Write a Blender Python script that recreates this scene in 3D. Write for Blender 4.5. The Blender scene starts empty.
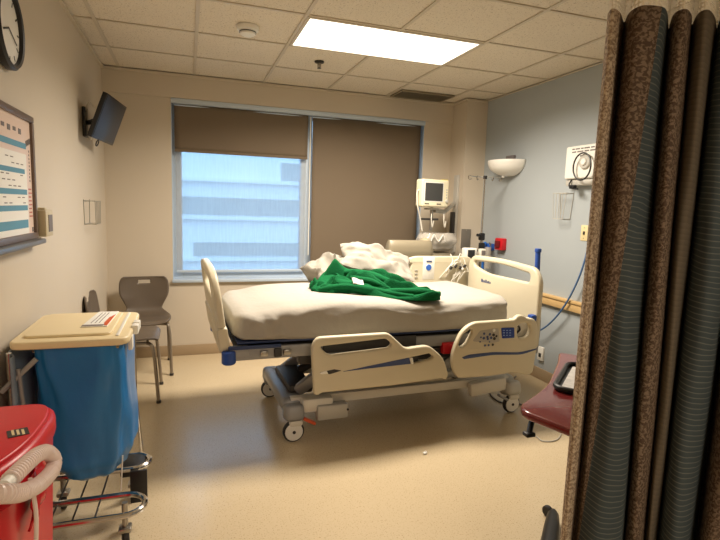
import bpy, bmesh, math, random
from mathutils import Vector, Matrix, Euler, noise
from math import sin, cos, pi, radians, sqrt, atan2
random.seed(7)
scene = bpy.context.scene
COL = scene.collection

# ------------------------------------------------------------------ camera, world, exposure
H = 2.55                                   # ceiling height
W = 3.577                                  # right wall
CAM = Vector((0.677, -4.934, H - 1.119))
YAW, PITCH, ROLL, FPX = 0.328, -0.121, 0.032, 509.5
_f = Vector((sin(YAW)*cos(PITCH), cos(YAW)*cos(PITCH), sin(PITCH)))
_r0 = Vector((cos(YAW), -sin(YAW), 0)); _u0 = _r0.cross(_f)
CR = cos(ROLL)*_r0 + sin(ROLL)*_u0
CU = -sin(ROLL)*_r0 + cos(ROLL)*_u0
cd = bpy.data.cameras.new('camera'); cam = bpy.data.objects.new('camera', cd); COL.objects.link(cam)
cd.sensor_width = 36; cd.lens = FPX*36/720; cd.clip_start = .02; cd.clip_end = 300
cam.matrix_world = Matrix(((CR.x, CU.x, -_f.x, CAM.x), (CR.y, CU.y, -_f.y, CAM.y), (CR.z, CU.z, -_f.z, CAM.z), (0, 0, 0, 1)))
scene.camera = cam
world = bpy.data.worlds.new('sky'); scene.world = world; world.use_nodes = True
bg = world.node_tree.nodes['Background']; bg.inputs[0].default_value = (.40, .66, 1.0, 1); bg.inputs[1].default_value = 1.5
LAMP_STRENGTH = 1.6      # glow of the diffuser panel itself
LAMP_POWER = 41.5
FILL_POWER = 14          # added unseen troffer, fill light for surfaces facing the camera
LAMP_SPREAD = radians(155)
scene.view_settings.view_transform = 'Standard'; scene.view_settings.look = 'None'
scene.view_settings.gamma = 1; scene.view_settings.use_curve_mapping = False
scene.view_settings.exposure = 1.16

def ray(px, py):
    return CR*((px-360)/FPX) + CU*(-(py-270)/FPX) + _f
def hit(px, py, axis, val):
    d = ray(px, py); t = (val-CAM[axis])/d[axis]; return CAM + d*t
def polar(px, py, r):
    d = ray(px, py); h = Vector((d.x, d.y)).normalized()*r
    return Vector((CAM.x+h.x, CAM.y+h.y))

# ------------------------------------------------------------------ materials
def lin(c):
    return tuple(((v/255)/12.92 if v/255 <= .04045 else ((v/255+.055)/1.055)**2.4) for v in c)
MATS = {}
def mat(name, rgb, rough=.5, metal=0, var=.06, scale=6, bump=0, bscale=60, coat=0, trans=0, spec=.5, detail=3, alpha=1, sheen=0, speck=None):
    if name in MATS: return MATS[name]
    m = bpy.data.materials.new(name); m.use_nodes = True
    nt = m.node_tree; p = nt.nodes['Principled BSDF']
    c = lin(rgb)
    tc = nt.nodes.new('ShaderNodeTexCoord')
    nz = nt.nodes.new('ShaderNodeTexNoise'); nz.inputs['Scale'].default_value = scale; nz.inputs['Detail'].default_value = detail
    nt.links.new(tc.outputs['Object'], nz.inputs['Vector'])
    mx = nt.nodes.new('ShaderNodeMix'); mx.data_type = 'RGBA'
    mx.inputs['A'].default_value = (*[v*(1-var) for v in c], 1); mx.inputs['B'].default_value = (*[min(1, v*(1+var)) for v in c], 1)
    nt.links.new(nz.outputs['Fac'], mx.inputs['Factor'])
    out = mx.outputs['Result']
    if speck:
        srgb, sscale, thr = speck
        n2 = nt.nodes.new('ShaderNodeTexNoise'); n2.inputs['Scale'].default_value = sscale; n2.inputs['Detail'].default_value = 2
        nt.links.new(tc.outputs['Object'], n2.inputs['Vector'])
        rp = nt.nodes.new('ShaderNodeValToRGB'); rp.color_ramp.elements[0].position = thr; rp.color_ramp.elements[1].position = thr+.06
        nt.links.new(n2.outputs['Fac'], rp.inputs['Fac'])
        m2 = nt.nodes.new('ShaderNodeMix'); m2.data_type = 'RGBA'; m2.inputs['B'].default_value = (*lin(srgb), 1)
        nt.links.new(out, m2.inputs['A']); nt.links.new(rp.outputs['Color'], m2.inputs['Factor']); out = m2.outputs['Result']
    nt.links.new(out, p.inputs['Base Color'])
    p.inputs['Roughness'].default_value = rough; p.inputs['Metallic'].default_value = metal
    p.inputs['Specular IOR Level'].default_value = spec
    p.inputs['Coat Weight'].default_value = coat; p.inputs['Transmission Weight'].default_value = trans
    p.inputs['Alpha'].default_value = alpha; p.inputs['Sheen Weight'].default_value = sheen
    if bump:
        nb = nt.nodes.new('ShaderNodeTexNoise'); nb.inputs['Scale'].default_value = bscale; nb.inputs['Detail'].default_value = 4
        nt.links.new(tc.outputs['Object'], nb.inputs['Vector'])
        b = nt.nodes.new('ShaderNodeBump'); b.inputs['Strength'].default_value = bump; b.inputs['Distance'].default_value = .01
        nt.links.new(nb.outputs['Fac'], b.inputs['Height']); nt.links.new(b.outputs['Normal'], p.inputs['Normal'])
    MATS[name] = m; return m

M_wall = mat('wall_paint', (205, 193, 174), .55, var=.03, scale=1.5, bump=.05, bscale=220)
M_blue = mat('blue_wall_paint', (168, 175, 178), .55, var=.03, scale=1.5, bump=.05, bscale=220)
M_floor = mat('vinyl_floor', (198, 180, 148), .24, var=.05, scale=2, coat=.0, spec=.5, speck=((166, 144, 110), 150, .60))
M_tile = mat('ceiling_tile', (228, 217, 198), .9, var=.04, scale=2, bump=.5, bscale=90, speck=((176, 162, 140), 120, .62))
M_tee = mat('grid_tee', (206, 195, 176), .5, var=.02)
M_alu = mat('aluminium', (196, 210, 224), .35, metal=.1, var=.05, scale=12)
M_base = mat('baseboard', (168, 146, 116), .5, var=.06, scale=4)
M_cream = mat('bed_plastic', (208, 198, 172), .38, var=.02, scale=4)
M_sheet = mat('sheet_cotton', (168, 162, 151), .85, var=.03, scale=5, bump=.25, bscale=35, sheen=.1)
M_pill = mat('pillow_cotton', (146, 140, 129), .85, var=.03, scale=5, bump=.15, bscale=35)
M_green = mat('green_fleece', (14, 94, 52), .95, var=.2, scale=10, bump=.5, bscale=140, spec=.15)
M_grey = mat('frame_grey', (150, 150, 150), .42, metal=.25, var=.05)
M_lgrey = mat('frame_light_grey', (190, 187, 178), .45, metal=.1, var=.04)
M_dark = mat('mechanism_dark', (50, 47, 45), .5, var=.15)
M_black = mat('black_plastic', (22, 22, 24), .4, var=.1)
M_rubber = mat('rubber_tyre', (40, 38, 38), .6, var=.1)
M_navy = mat('navy_vinyl', (40, 58, 100), .45, var=.1)
M_bump = mat('blue_bumper', (34, 72, 150), .4, var=.08)
M_bluep = mat('blue_stripe', (62, 78, 122), .4, var=.08)
M_chrome = mat('chrome', (205, 203, 200), .14, metal=1, var=.03)
M_steel = mat('brushed_steel', (170, 166, 158), .3, metal=.9, var=.05)
M_taupe = mat('chair_shell', (96, 84, 71), .42, var=.04, bump=.1, bscale=200)
M_cleg = mat('chair_tube', (150, 140, 126), .35, metal=.6, var=.05)
M_lid = mat('beige_lid', (232, 214, 172), .42, var=.03, scale=8)
M_white = mat('white_plastic', (236, 234, 226), .38, var=.02)
M_offw = mat('offwhite_metal', (222, 217, 204), .4, var=.03)
M_bag = mat('blue_bag', (30, 112, 176), .34, var=.12, scale=5, bump=.25, bscale=14)
M_slate = mat('slate_bag', (128, 142, 158), .5, var=.15, scale=8)
M_red = mat('red_plastic', (200, 26, 38), .34, var=.05, scale=5)
M_redbag = mat('red_liner', (186, 20, 34), .22, var=.15, scale=9)
M_orange = mat('orange_plastic', (214, 90, 44), .4)
M_hose = mat('hose_plastic', (226, 206, 196), .3, var=.04)
M_maroon = mat('maroon_laminate', (112, 38, 38), .22, var=.10, scale=4, coat=.3)
M_wood = mat('rail_wood', (206, 172, 118), .4, var=.1, scale=10)
M_ivory = mat('ivory_plate', (226, 208, 160), .4)
M_screen = mat('screen_dark', (40, 40, 42), .38, var=.03)
M_blades = mat('tv_bezel', (20, 20, 22), .3)
M_shade = mat('blackout_shade', (114, 99, 80), .8, var=.04, scale=3, bump=.15, bscale=300)
M_vinyl = mat('recliner_vinyl', (140, 130, 108), .42, var=.05, scale=4)
M_glassbowl = mat('frosted_glass', (240, 238, 230), .35, var=.02)
M_bag_clear = mat('clear_plastic', (215, 208, 196), .22, var=.08, scale=8, alpha=.62, bump=.6, bscale=18)
M_paper = mat('paper', (238, 236, 230), .7, var=.02)
M_teal = mat('teal_print', (92, 148, 172), .6, var=.1)
M_pink = mat('pink_print', (196, 120, 108), .7, var=.1)
M_pgrey = mat('grey_print', (120, 112, 110), .7, var=.1)
M_poster = mat('poster_paper', (232, 208, 192), .35, var=.02)
M_fr = mat('board_frame', (118, 102, 92), .4, metal=.3, var=.06)
M_yell = mat('yellow_lens', (236, 214, 60), .3)
M_bluebtn = mat('blue_button', (48, 100, 190), .4)
M_lcd = mat('blue_lcd', (38, 62, 140), .2)
M_bluetube = mat('blue_tubing', (40, 108, 196), .35)
M_conc = mat('facade_panel', (225, 226, 226), .8, var=.05, scale=.3)
M_glz = mat('facade_glass', (164, 164, 160), .4, var=.2, scale=.4)
M_road = mat('outside_ground', (150, 150, 150), .9)
M_thermo = mat('beige_box', (196, 182, 150), .45)
M_vent = mat('vent_grille', (134, 122, 98), .5, var=.08)

def emis(name, rgb, strength):
    m = bpy.data.materials.new(name); m.use_nodes = True; nt = m.node_tree
    nt.nodes.remove(nt.nodes['Principled BSDF'])
    e = nt.nodes.new('ShaderNodeEmission'); e.inputs[0].default_value = (*rgb, 1); e.inputs[1].default_value = strength
    nt.links.new(e.outputs[0], nt.nodes['Material Output'].inputs[0]); return m
M_lamp = emis('lamp_diffuser', (1.0, .90, .74), LAMP_STRENGTH)

def glass_mat():
    m = bpy.data.materials.new('window_glass'); m.use_nodes = True; nt = m.node_tree
    p = nt.nodes['Principled BSDF']; nt.nodes.remove(p)
    t = nt.nodes.new('ShaderNodeBsdfTransparent'); t.inputs[0].default_value = (.93, .97, .98, 1)
    g = nt.nodes.new('ShaderNodeBsdfGlossy'); g.inputs['Roughness'].default_value = .02
    fr = nt.nodes.new('ShaderNodeFresnel'); fr.inputs[0].default_value = 1.45
    mx = nt.nodes.new('ShaderNodeMixShader')
    nt.links.new(fr.outputs[0], mx.inputs[0]); nt.links.new(t.outputs[0], mx.inputs[1]); nt.links.new(g.outputs[0], mx.inputs[2])
    nt.links.new(mx.outputs[0], nt.nodes['Material Output'].inputs[0]); return m
M_glass = glass_mat()

def solar_mat():
    m = bpy.data.materials.new('solar_mesh'); m.use_nodes = True; nt = m.node_tree
    nt.nodes.remove(nt.nodes['Principled BSDF'])
    tc = nt.nodes.new('ShaderNodeTexCoord')
    mp = nt.nodes.new('ShaderNodeMapping'); mp.inputs['Scale'].default_value = (60, 1, 6)
    nz = nt.nodes.new('ShaderNodeTexNoise'); nz.inputs['Scale'].default_value = 1; nz.inputs['Detail'].default_value = 2
    nt.links.new(tc.outputs['Object'], mp.inputs[0]); nt.links.new(mp.outputs[0], nz.inputs['Vector'])
    rp = nt.nodes.new('ShaderNodeMapRange'); rp.inputs['From Min'].default_value = .3; rp.inputs['From Max'].default_value = .7
    rp.inputs['To Min'].default_value = .42; rp.inputs['To Max'].default_value = .48
    nt.links.new(nz.outputs['Fac'], rp.inputs['Value'])
    t = nt.nodes.new('ShaderNodeBsdfTransparent')
    d = nt.nodes.new('ShaderNodeBsdfDiffuse'); d.inputs[0].default_value = (.5, .5, .5, 1)
    l = nt.nodes.new('ShaderNodeBsdfTranslucent'); l.inputs[0].default_value = (.85, .85, .85, 1)
    m1 = nt.nodes.new('ShaderNodeMixShader'); m1.inputs[0].default_value = .6
    nt.links.new(d.outputs[0], m1.inputs[1]); nt.links.new(l.outputs[0], m1.inputs[2])
    m2 = nt.nodes.new('ShaderNodeMixShader')
    nt.links.new(rp.outputs[0], m2.inputs[0]); nt.links.new(t.outputs[0], m2.inputs[1]); nt.links.new(m1.outputs[0], m2.inputs[2])
    nt.links.new(m2.outputs[0], nt.nodes['Material Output'].inputs[0]); return m
M_solar = solar_mat()

# ------------------------------------------------------------------ mesh helpers
WM = {}
def rounded(pts, r=.03, seg=5):
    """2D polygon with rounded corners; a point may carry its own radius as third value"""
    n = len(pts); out = []
    for i in range(n):
        p = Vector(pts[i][:2]); a = Vector(pts[i-1][:2]); b = Vector(pts[(i+1) % n][:2])
        rr = pts[i][2] if len(pts[i]) > 2 else r
        u, v = a-p, b-p
        d = min(rr, u.length*.48, v.length*.48)
        p0, p1 = p+u.normalized()*d, p+v.normalized()*d
        for k in range(seg+1):
            t = k/seg
            out.append(p0*(1-t)**2 + p*2*t*(1-t) + p1*t*t)
    return out
def axes(origin, ex, ey, ez):
    return Matrix(((ex[0], ey[0], ez[0], origin[0]), (ex[1], ey[1], ez[1], origin[1]), (ex[2], ey[2], ez[2], origin[2]), (0, 0, 0, 1)))
XZ = lambda y: axes((0, y, 0), (1, 0, 0), (0, 0, 1), (0, -1, 0))     # plate drawn in x,z facing -y
YZ = lambda x: axes((x, 0, 0), (0, 1, 0), (0, 0, 1), (1, 0, 0))      # plate drawn in y,z facing +x
XY = lambda z: axes((0, 0, z), (1, 0, 0), (0, 1, 0), (0, 0, 1))

class MB:
    def __init__(self): self.bm = bmesh.new()
    def _new(self, geomverts, mtx):
        if mtx is not None: bmesh.ops.transform(self.bm, matrix=mtx, verts=geomverts)
    def box(self, c, s, rot=(0, 0, 0), bev=0, seg=2):
        r = bmesh.ops.create_cube(self.bm, size=1); vs = r['verts']
        bmesh.ops.scale(self.bm, vec=s, verts=vs)
        if bev:
            es = list({e for v in vs for e in v.link_edges})
            rr = bmesh.ops.bevel(self.bm, geom=es, offset=min(bev, min(s)*.49), segments=seg, affect='EDGES', profile=.5, clamp_overlap=True)
            vs = list({v for f in rr['faces'] for v in f.verts} | {v for v in vs if v.is_valid})
            vs = self._island(vs)
        self._new(vs, Matrix.Translation(c) @ Euler(rot).to_matrix().to_4x4()); return self
    def _island(self, seed):
        seen = set(seed); st = list(seed)
        while st:
            v = st.pop()
            for e in v.link_edges:
                o = e.other_vert(v)
                if o not in seen: seen.add(o); st.append(o)
        return list(seen)
    def b2(self, x0, x1, y0, y1, z0, z1, bev=0, seg=2):
        return self.box(((x0+x1)/2, (y0+y1)/2, (z0+z1)/2), (abs(x1-x0), abs(y1-y0), abs(z1-z0)), bev=bev, seg=seg)
    def tube(self, pts, r, seg=8, closed=False, caps=True):
        pts = [Vector(p) for p in pts]; n = len(pts); bm = self.bm
        rings = []; prev = None
        for i, p in enumerate(pts):
            if closed: t = (pts[(i+1) % n]-pts[i-1])
            else: t = pts[min(i+1, n-1)]-pts[max(i-1, 0)]
            t.normalize()
            if prev is None:
                a = Vector((0, 0, 1)) if abs(t.z) < .9 else Vector((1, 0, 0))
                nrm = t.cross(a).normalized()
            else:
                nrm = (prev - t*prev.dot(t)).normalized()
            prev = nrm; bn = t.cross(nrm)
            rr = r(i/(n-1)) if callable(r) else r
            rings.append([bm.verts.new(p+(nrm*cos(2*pi*k/seg)+bn*sin(2*pi*k/seg))*rr) for k in range(seg)])
        m = n if closed else n-1
        for i in range(m):
            A, B = rings[i], rings[(i+1) % n]
            for k in range(seg):
                bm.faces.new((A[k], A[(k+1) % seg], B[(k+1) % seg], B[k]))
        if caps and not closed:
            bm.faces.new(rings[0][::-1]); bm.faces.new(rings[-1])
        return self
    def cyl(self, p0, p1, r, seg=16): return self.tube([p0, p1], r, seg)
    def lathe(self, prof, seg=24, mtx=None, arc=2*pi):
        bm = self.bm; rings = []; full = arc > 2*pi-1e-3; n = seg if full else seg+1
        for (r, z) in prof:
            rings.append([bm.verts.new((r*cos(arc*k/seg), r*sin(arc*k/seg), z)) for k in range(n)])
        for i in range(len(rings)-1):
            for k in range(seg):
                q = (rings[i][k], rings[i][(k+1) % n], rings[i+1][(k+1) % n], rings[i+1][k])
                bm.faces.new(q)
        vs = [v for R in rings for v in R]
        self._new(vs, mtx); return self
    def disc(self, c, nrm, r, th, seg=24, bev=0):
        nrm = Vector(nrm).normalized(); q = nrm.to_track_quat('Z', 'Y').to_matrix().to_4x4()
        prof = [(1e-4, -th/2), (r-bev, -th/2), (r, -th/2+bev), (r, th/2-bev), (r-bev, th/2), (1e-4, th/2)]
        return self.lathe(prof, seg, Matrix.Translation(c) @ q)
    def plate(self, outline, th, mtx, holes=(), bev=.004):
        cu = bpy.data.curves.new('tmp', 'CURVE'); cu.dimensions = '2D'; cu.fill_mode = 'BOTH'
        for o in [outline, *holes]:
            s = cu.splines.new('POLY'); s.points.add(len(o)-1); s.use_cyclic_u = True
            for k, p in enumerate(o): s.points[k].co = (p[0], p[1], 0, 1)
        cu.extrude = max(th/2-bev, 1e-4); cu.bevel_depth = bev; cu.bevel_resolution = 2; cu.offset = -bev
        ob = bpy.data.objects.new('tmp', cu)
        me = bpy.data.meshes.new_from_object(ob)
        n0 = len(self.bm.verts)
        self.bm.from_mesh(me); self.bm.verts.ensure_lookup_table()
        vs = [self.bm.verts[i] for i in range(n0, len(self.bm.verts))]
        bmesh.ops.remove_doubles(self.bm, verts=vs, dist=1e-5)
        self.bm.verts.ensure_lookup_table(); vs = [self.bm.verts[i] for i in range(n0, len(self.bm.verts))]
        self._new(vs, mtx)
        bpy.data.objects.remove(ob); bpy.data.curves.remove(cu); bpy.data.meshes.remove(me); return self
    def sphere(self, c, s, seg=16, rings=10):
        r = bmesh.ops.create_uvsphere(self.bm, u_segments=seg, v_segments=rings, radius=1)
        self._new(r['verts'], Matrix.Translation(c) @ Matrix.Diagonal((*s, 1))); return self
    def grid(self, fn, nu, nv, closed_u=False):
        bm = self.bm
        g = [[bm.verts.new(fn(i/(nu if closed_u else nu-1), j/(nv-1))) for j in range(nv)] for i in range(nu)]
        for i in range(nu if closed_u else nu-1):
            for j in range(nv-1):
                bm.faces.new((g[i][j], g[(i+1) % nu][j], g[(i+1) % nu][j+1], g[i][j+1]))
        return self
    def build(self, name, m, parent=None, local=False, smooth=35, solid=0, subsurf=0, normals=True):
        bm = self.bm
        if normals: bmesh.ops.recalc_face_normals(bm, faces=bm.faces[:])
        me = bpy.data.meshes.new(name)
        o = bpy.data.objects.new(name, me); COL.objects.link(o)
        if parent is not None:
            o.parent = parent
            if not local: bmesh.ops.transform(bm, matrix=WM[parent.name].inverted(), verts=bm.verts[:])
            WM[o.name] = WM[parent.name]
        else:
            co = [v.co for v in bm.verts]
            c = Vector(((min(v.x for v in co)+max(v.x for v in co))/2, (min(v.y for v in co)+max(v.y for v in co))/2, min(v.z for v in co)))
            bmesh.ops.translate(bm, vec=-c, verts=bm.verts[:]); o.location = c
            WM[o.name] = Matrix.Translation(c)
        bm.to_mesh(me); bm.free()
        me.materials.append(m)
        if smooth:
            me.shade_smooth(); me.set_sharp_from_angle(angle=radians(smooth))
        if solid:
            s = o.modifiers.new('thickness', 'SOLIDIFY'); s.thickness = solid; s.offset = 0
        if subsurf:
            s = o.modifiers.new('smooth', 'SUBSURF'); s.levels = subsurf; s.render_levels = subsurf
        return o

def tag(o, label=None, cat=None, group=None, kind=None):
    if label: o['label'] = label
    if cat: o['category'] = cat
    if group: o['group'] = group
    if kind: o['kind'] = kind
    return o
def thing(name, label, cat, loc=(0, 0, 0), rz=0, group=None, kind=None):
    o = bpy.data.objects.new(name, None); COL.objects.link(o); o.empty_display_size = .1
    o.location = loc; o.rotation_euler = (0, 0, rz)
    WM[o.name] = Matrix.Translation(loc) @ Matrix.Rotation(rz, 4, 'Z')
    return tag(o, label, cat, group, kind)
def sm(pts, n=6, closed=False):
    """Catmull-Rom resample"""
    P = [Vector(p) for p in pts]; out = []; N = len(P)
    for i in range(N if closed else N-1):
        g = (lambda k: P[k % N]) if closed else (lambda k: P[min(max(k, 0), N-1)])
        a, b, c, d = g(i-1), g(i), g(i+1), g(i+2)
        for k in range(n):
            t = k/n
            out.append(.5*((2*b)+(c-a)*t+(2*a-5*b+4*c-d)*t*t+(3*b-a-3*c+d)*t**3))
    if not closed: out.append(P[-1])
    return out
def interp(x, tab):
    if x <= tab[0][0]: return tab[0][1]
    for (a, va), (b, vb) in zip(tab, tab[1:]):
        if x <= b:
            t = (x-a)/(b-a); t = t*t*(3-2*t); return va+(vb-va)*t
    return tab[-1][1]

# ------------------------------------------------------------------ room shell
YF = -6.4      # wall behind the camera
S = 'structure'
o = MB().b2(-.1, W+.1, YF-.1, .25, -.1, 0).build('floor', M_floor, smooth=0); tag(o, 'speckled cream vinyl floor of the hospital room', 'floor', kind=S)
o = MB().b2(-.1, 0, YF-.1, .25, 0, H+.15).build('wall_left', M_wall, smooth=0); tag(o, 'beige painted wall with the clock and the whiteboard', 'wall', kind=S)
o = MB().b2(W, W+.1, YF-.1, .25, 0, H+.15).build('wall_right', M_blue, smooth=0); tag(o, 'pale blue painted wall behind the head of the bed', 'wall', kind=S)
o = MB().b2(0, W, YF-.1, YF, 0, H+.15).build('wall_front', M_wall, smooth=0); tag(o, 'beige painted wall opposite the window', 'wall', kind=S)
WX0, WX1, WZ0, WZ1 = .545, 3.02, .715, 2.345
b = MB(); b.b2(0, WX0, .02, .25, 0, WZ1); b.b2(WX1, W, .02, .25, 0, WZ1); b.b2(WX0, WX1, .02, .25, 0, WZ0); b.b2(0, W, .02, .25, WZ1, H+.15)
o = b.build('wall_back', M_wall, smooth=0); tag(o, 'beige painted wall holding the wide window', 'wall', kind=S)
o = MB().b2(0, 3.34, -.004, .02, WZ1, H).build('trim_1', M_wall, smooth=0); tag(o, 'beige soffit band above the window', 'soffit', kind=S)
o = MB().b2(3.34, W, -.28, .02, 0, H).build('trim_2', M_wall, smooth=0); tag(o, 'beige boxed column in the corner beside the blue wall', 'column', kind=S)
b = MB(); b.b2(0, 3.34, .006, .02, 0, .1, .004)
o = b.build('baseboard_back', M_base); tag(o, 'tan vinyl baseboard under the window', 'baseboard', kind=S)
o = MB().b2(0, .012, YF, .006, 0, .1, .004).build('baseboard_left', M_base); tag(o, 'tan vinyl baseboard along the beige side wall', 'baseboard', kind=S)
o = MB().b2(W-.012, W, YF, -.28, 0, .1, .004).build('baseboard_right', M_base); tag(o, 'tan vinyl baseboard along the blue wall', 'baseboard', kind=S)
b = MB(); b.b2(0, 3.34, -.022, -.004, H-.022, H-.002); b.b2(0, .02, YF, -.022, H-.022, H-.002); b.b2(W-.02, W, YF, -.28, H-.007, H-.002); b.b2(3.322, 3.34, -.28, -.022, H-.022, H-.002); b.b2(3.322, W-.02, -.298, -.28, H-.022, H-.002)
o = b.build('trim_3', M_tee, smooth=0); tag(o, 'cream wall angle moulding around the ceiling edge', 'trim', kind=S)

# ceiling: deck with lay-in tiles and grid tees as its pieces
GX0, G, GY0 = .134, .61, -.598
ceil = MB().b2(-.1, W+.1, YF-.1, .25, H+.10, H+.15).build('ceiling', M_tee, smooth=0); tag(ceil, 'suspended ceiling of square speckled tiles in a grid', 'ceiling', kind=S)
xs = [0] + [GX0+G*k for k in range(6)] + [W]
ys = [0]
while ys[-1] > YF: ys.append(max(YF, (GY0 if len(ys) == 1 else ys[-1]-G)))
meshes = {}
for i in range(len(xs)-1):
    for j in range(len(ys)-1):
        if j in (2, 9) and i in (3, 4): continue          # the lights sit here
        x0, x1, y1, y0 = xs[i], xs[i+1], ys[j], ys[j+1]
        key = (round(x1-x0, 3), round(y1-y0, 3))
        if key not in meshes:
            b = MB(); b.box((0, 0, .012), (key[0]-.004, key[1]-.004, .018), bev=.002, seg=1)
            t = b.build('ceiling_tile', M_tile, ceil, local=True, smooth=0); meshes[key] = t.data
        else:
            t = bpy.data.objects.new('ceiling_tile', meshes[key]); COL.objects.link(t); t.parent = ceil
        t.location = Vector(((x0+x1)/2, (y0+y1)/2, H+.004))-ceil.location
for x in xs[1:-1]:
    MB().b2(x-.011, x+.011, YF, -.02, H-.001, H+.006).build('grid_tee', M_tee, ceil, smooth=0)
for y in ys[1:-1]:
    for x0, x1 in zip(xs, xs[1:]):
        MB().b2(x0+.011, x1-.011, y-.010, y+.010, H, H+.006).build('grid_tee', M_tee, ceil, smooth=0)

# window
win = thing('window_1', 'wide aluminium framed window with two panes', 'window', ((WX0+WX1)/2, .15, WZ0), kind=S)
YW = .15
def frame_bar(x0, x1, z0, z1, y0=.10, y1=.19): MB().b2(x0, x1, y0, y1, z0, z1, .004).build('window_frame', M_alu, win)
frame_bar(WX0, WX0+.085, WZ0, WZ1); frame_bar(WX1-.085, WX1, WZ0, WZ1)
frame_bar(WX0+.085, WX1-.085, WZ0, WZ0+.07); frame_bar(WX0+.085, WX1-.085, WZ1-.07, WZ1); frame_bar(1.74, 1.85, WZ0+.07, WZ1-.07)
MB().b2(WX0, WX0+.004, .02, .10, WZ0, WZ1).build('reveal', M_alu, win, smooth=0); MB().b2(WX1-.004, WX1, .02, .10, WZ0, WZ1).build('reveal', M_alu, win, smooth=0)
MB().b2(WX0-.005, WX1+.005, -.012, .10, WZ0-.02, WZ0+.006, .003).build('window_sill', M_alu, win)
MB().b2(WX0+.085, 1.74, .145, .151, WZ0+.07, WZ1-.07).build('pane', M_glass, win, smooth=0)
MB().b2(1.85, WX1-.085, .145, .151, WZ0+.07, WZ1-.07).build('pane', M_glass, win, smooth=0)
b = MB(); b.b2(WX0, WX1, -.006, .03, WZ1-.045, WZ1-.002, .003)
b.build('head_channel', M_alu, win)

def shade(name, label, x0, x1, z0, z1, y, m, th=.0016):
    t = thing(name, label, 'window shade', ((x0+x1)/2, y, z0))
    MB().cyl((x0, y+.012, z1-.02), (x1, y+.012, z1-.02), .014).build('roller_tube', M_alu, t)
    def fn(u, v): return (x0+(x1-x0)*u, y+.0012*sin(u*9+1)+.001*sin(v*5), z0+.01+(z1-.02-z0)*v)
    MB().grid(fn, 24, 14).build('fabric', m, t, solid=th if m is not M_solar else 0)
    MB().b2(x0, x1, y-.006, y+.006, z0-.012, z0+.014, .004).build('hem_bar', M_alu if m is M_solar else m, t)
shade('roller_shade', 'short brown blackout roller shade drawn partway down its window', .572, 1.79, 1.895, 2.31, .034, M_shade)
shade('roller_shade', 'sheer pale mesh roller shade that daylight shines through', .577, 1.785, .79, 2.30, .072, M_solar)
shade('roller_shade', 'brown blackout roller shade drawn all the way down beside the recliner', 1.835, 2.985, .765, 2.31, .034, M_shade)
o = MB().cyl((1.812, .02, 2.29), (1.812, .02, .95), .006, 8).build('shade_chain', M_white); tag(o, 'thin white bead chain hanging between the two window shades', 'shade chain')

# building across the street
bl = thing('office_building', 'long pale office block with dark window bands outside the window', 'building', (6, 46, -9))
MB().b2(-60, 90, 46, 60, -9, 8.3).build('wall', M_conc, bl, smooth=0)
zb = [(-6.6, -5.6, -40, 60), (-3.6, -2.3, 1.2, 60), (.35, 2.0, -40, 60), (3.9, 5.6, 9.5, 60)]
for z0, z1, xa, xb in zb:
    k = 0; x0 = xa
    while x0 < xb:
        MB().b2(x0, x0+3.3, 45.90, 46, z0, z1).build('window_band', M_glz, bl, smooth=0); x0 += 3.42
    MB().b2(-60, 90, 45.4, 46, z0-.45, z0-.15).build('ledge', M_conc, bl, smooth=0)
o = MB().b2(-80, 100, .5, 60, -9.2, -9).build('outside_ground', M_road, smooth=0); tag(o, 'grey paved ground far below the window', 'ground', kind=S)

# ------------------------------------------------------------------ ceiling fittings
def troffer(j, power, label):
    lx0, lx1, ly0, ly1 = xs[3], xs[5], ys[j+1], ys[j]
    lt = thing('ceiling_light', label, 'ceiling light', ((lx0+lx1)/2, (ly0+ly1)/2, H-.004))
    for (a0, a1, c0, c1) in ((lx0+.008, lx1-.008, ly0+.008, ly0+.03), (lx0+.008, lx1-.008, ly1-.03, ly1-.008), (lx0+.008, lx0+.03, ly0+.03, ly1-.03), (lx1-.03, lx1-.008, ly0+.03, ly1-.03)):
        MB().b2(a0, a1, c0, c1, H-.006, H+.02, .003).build('frame', M_tee, lt)
    MB().b2(lx0+.03, lx1-.03, ly0+.03, ly1-.03, H-.002, H+.004).build('diffuser', M_lamp, lt, smooth=0)
    la = bpy.data.lights.new('fluorescent_tubes', 'AREA'); la.shape = 'RECTANGLE'; la.size = lx1-lx0-.07; la.size_y = ly1-ly0-.07
    la.energy = power; la.color = (1.0, .885, .745); la.spread = LAMP_SPREAD
    lo_ = bpy.data.objects.new('lamp_light', la); COL.objects.link(lo_); lo_.parent = lt; lo_.location = (0, 0, .0005)
    MB().b2(lx0+.01, lx1-.01, ly0+.01, ly1-.01, H+.03, H+.09).build('housing', M_white, lt, smooth=0)
troffer(2, LAMP_POWER, 'glowing rectangular fluorescent ceiling panel above the bed')
troffer(9, FILL_POWER, 'added dim fill light panel, out of view over the entrance end of the room')  # added behind the camera to brighten the curtain and bins

d = thing('smoke_detector', 'round cream smoke detector on a ceiling tile', 'smoke detector', (1.05, -1.47, H-.05))
MB().lathe([(1e-4, H-.022), (.066, H-.022), (.07, H-.012), (.07, H+.004), (1e-4, H+.004)], 28, Matrix.Translation((1.05, -1.47, 0))).build('base', M_white, d)
MB().lathe([(1e-4, H-.055), (.03, H-.055), (.048, H-.045), (.052, H-.022), (1e-4, H-.022)], 28, Matrix.Translation((1.05, -1.47, 0))).build('chamber', M_white, d)
MB().lathe([(.0525, H-.036), (.0535, H-.036), (.0535, H-.030), (.0525, H-.030)], 28, Matrix.Translation((1.05, -1.47, 0))).build('slot_ring', M_dark, d)
d = thing('sprinkler_head', 'dark pendant sprinkler head on a ceiling tile', 'sprinkler', (1.66, -.9, H-.05))
MB().lathe([(1e-4, H-.006), (.036, H-.006), (.038, H+.004), (1e-4, H+.004)], 20, Matrix.Translation((1.66, -.9, 0))).build('escutcheon', M_dark, d)
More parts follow.
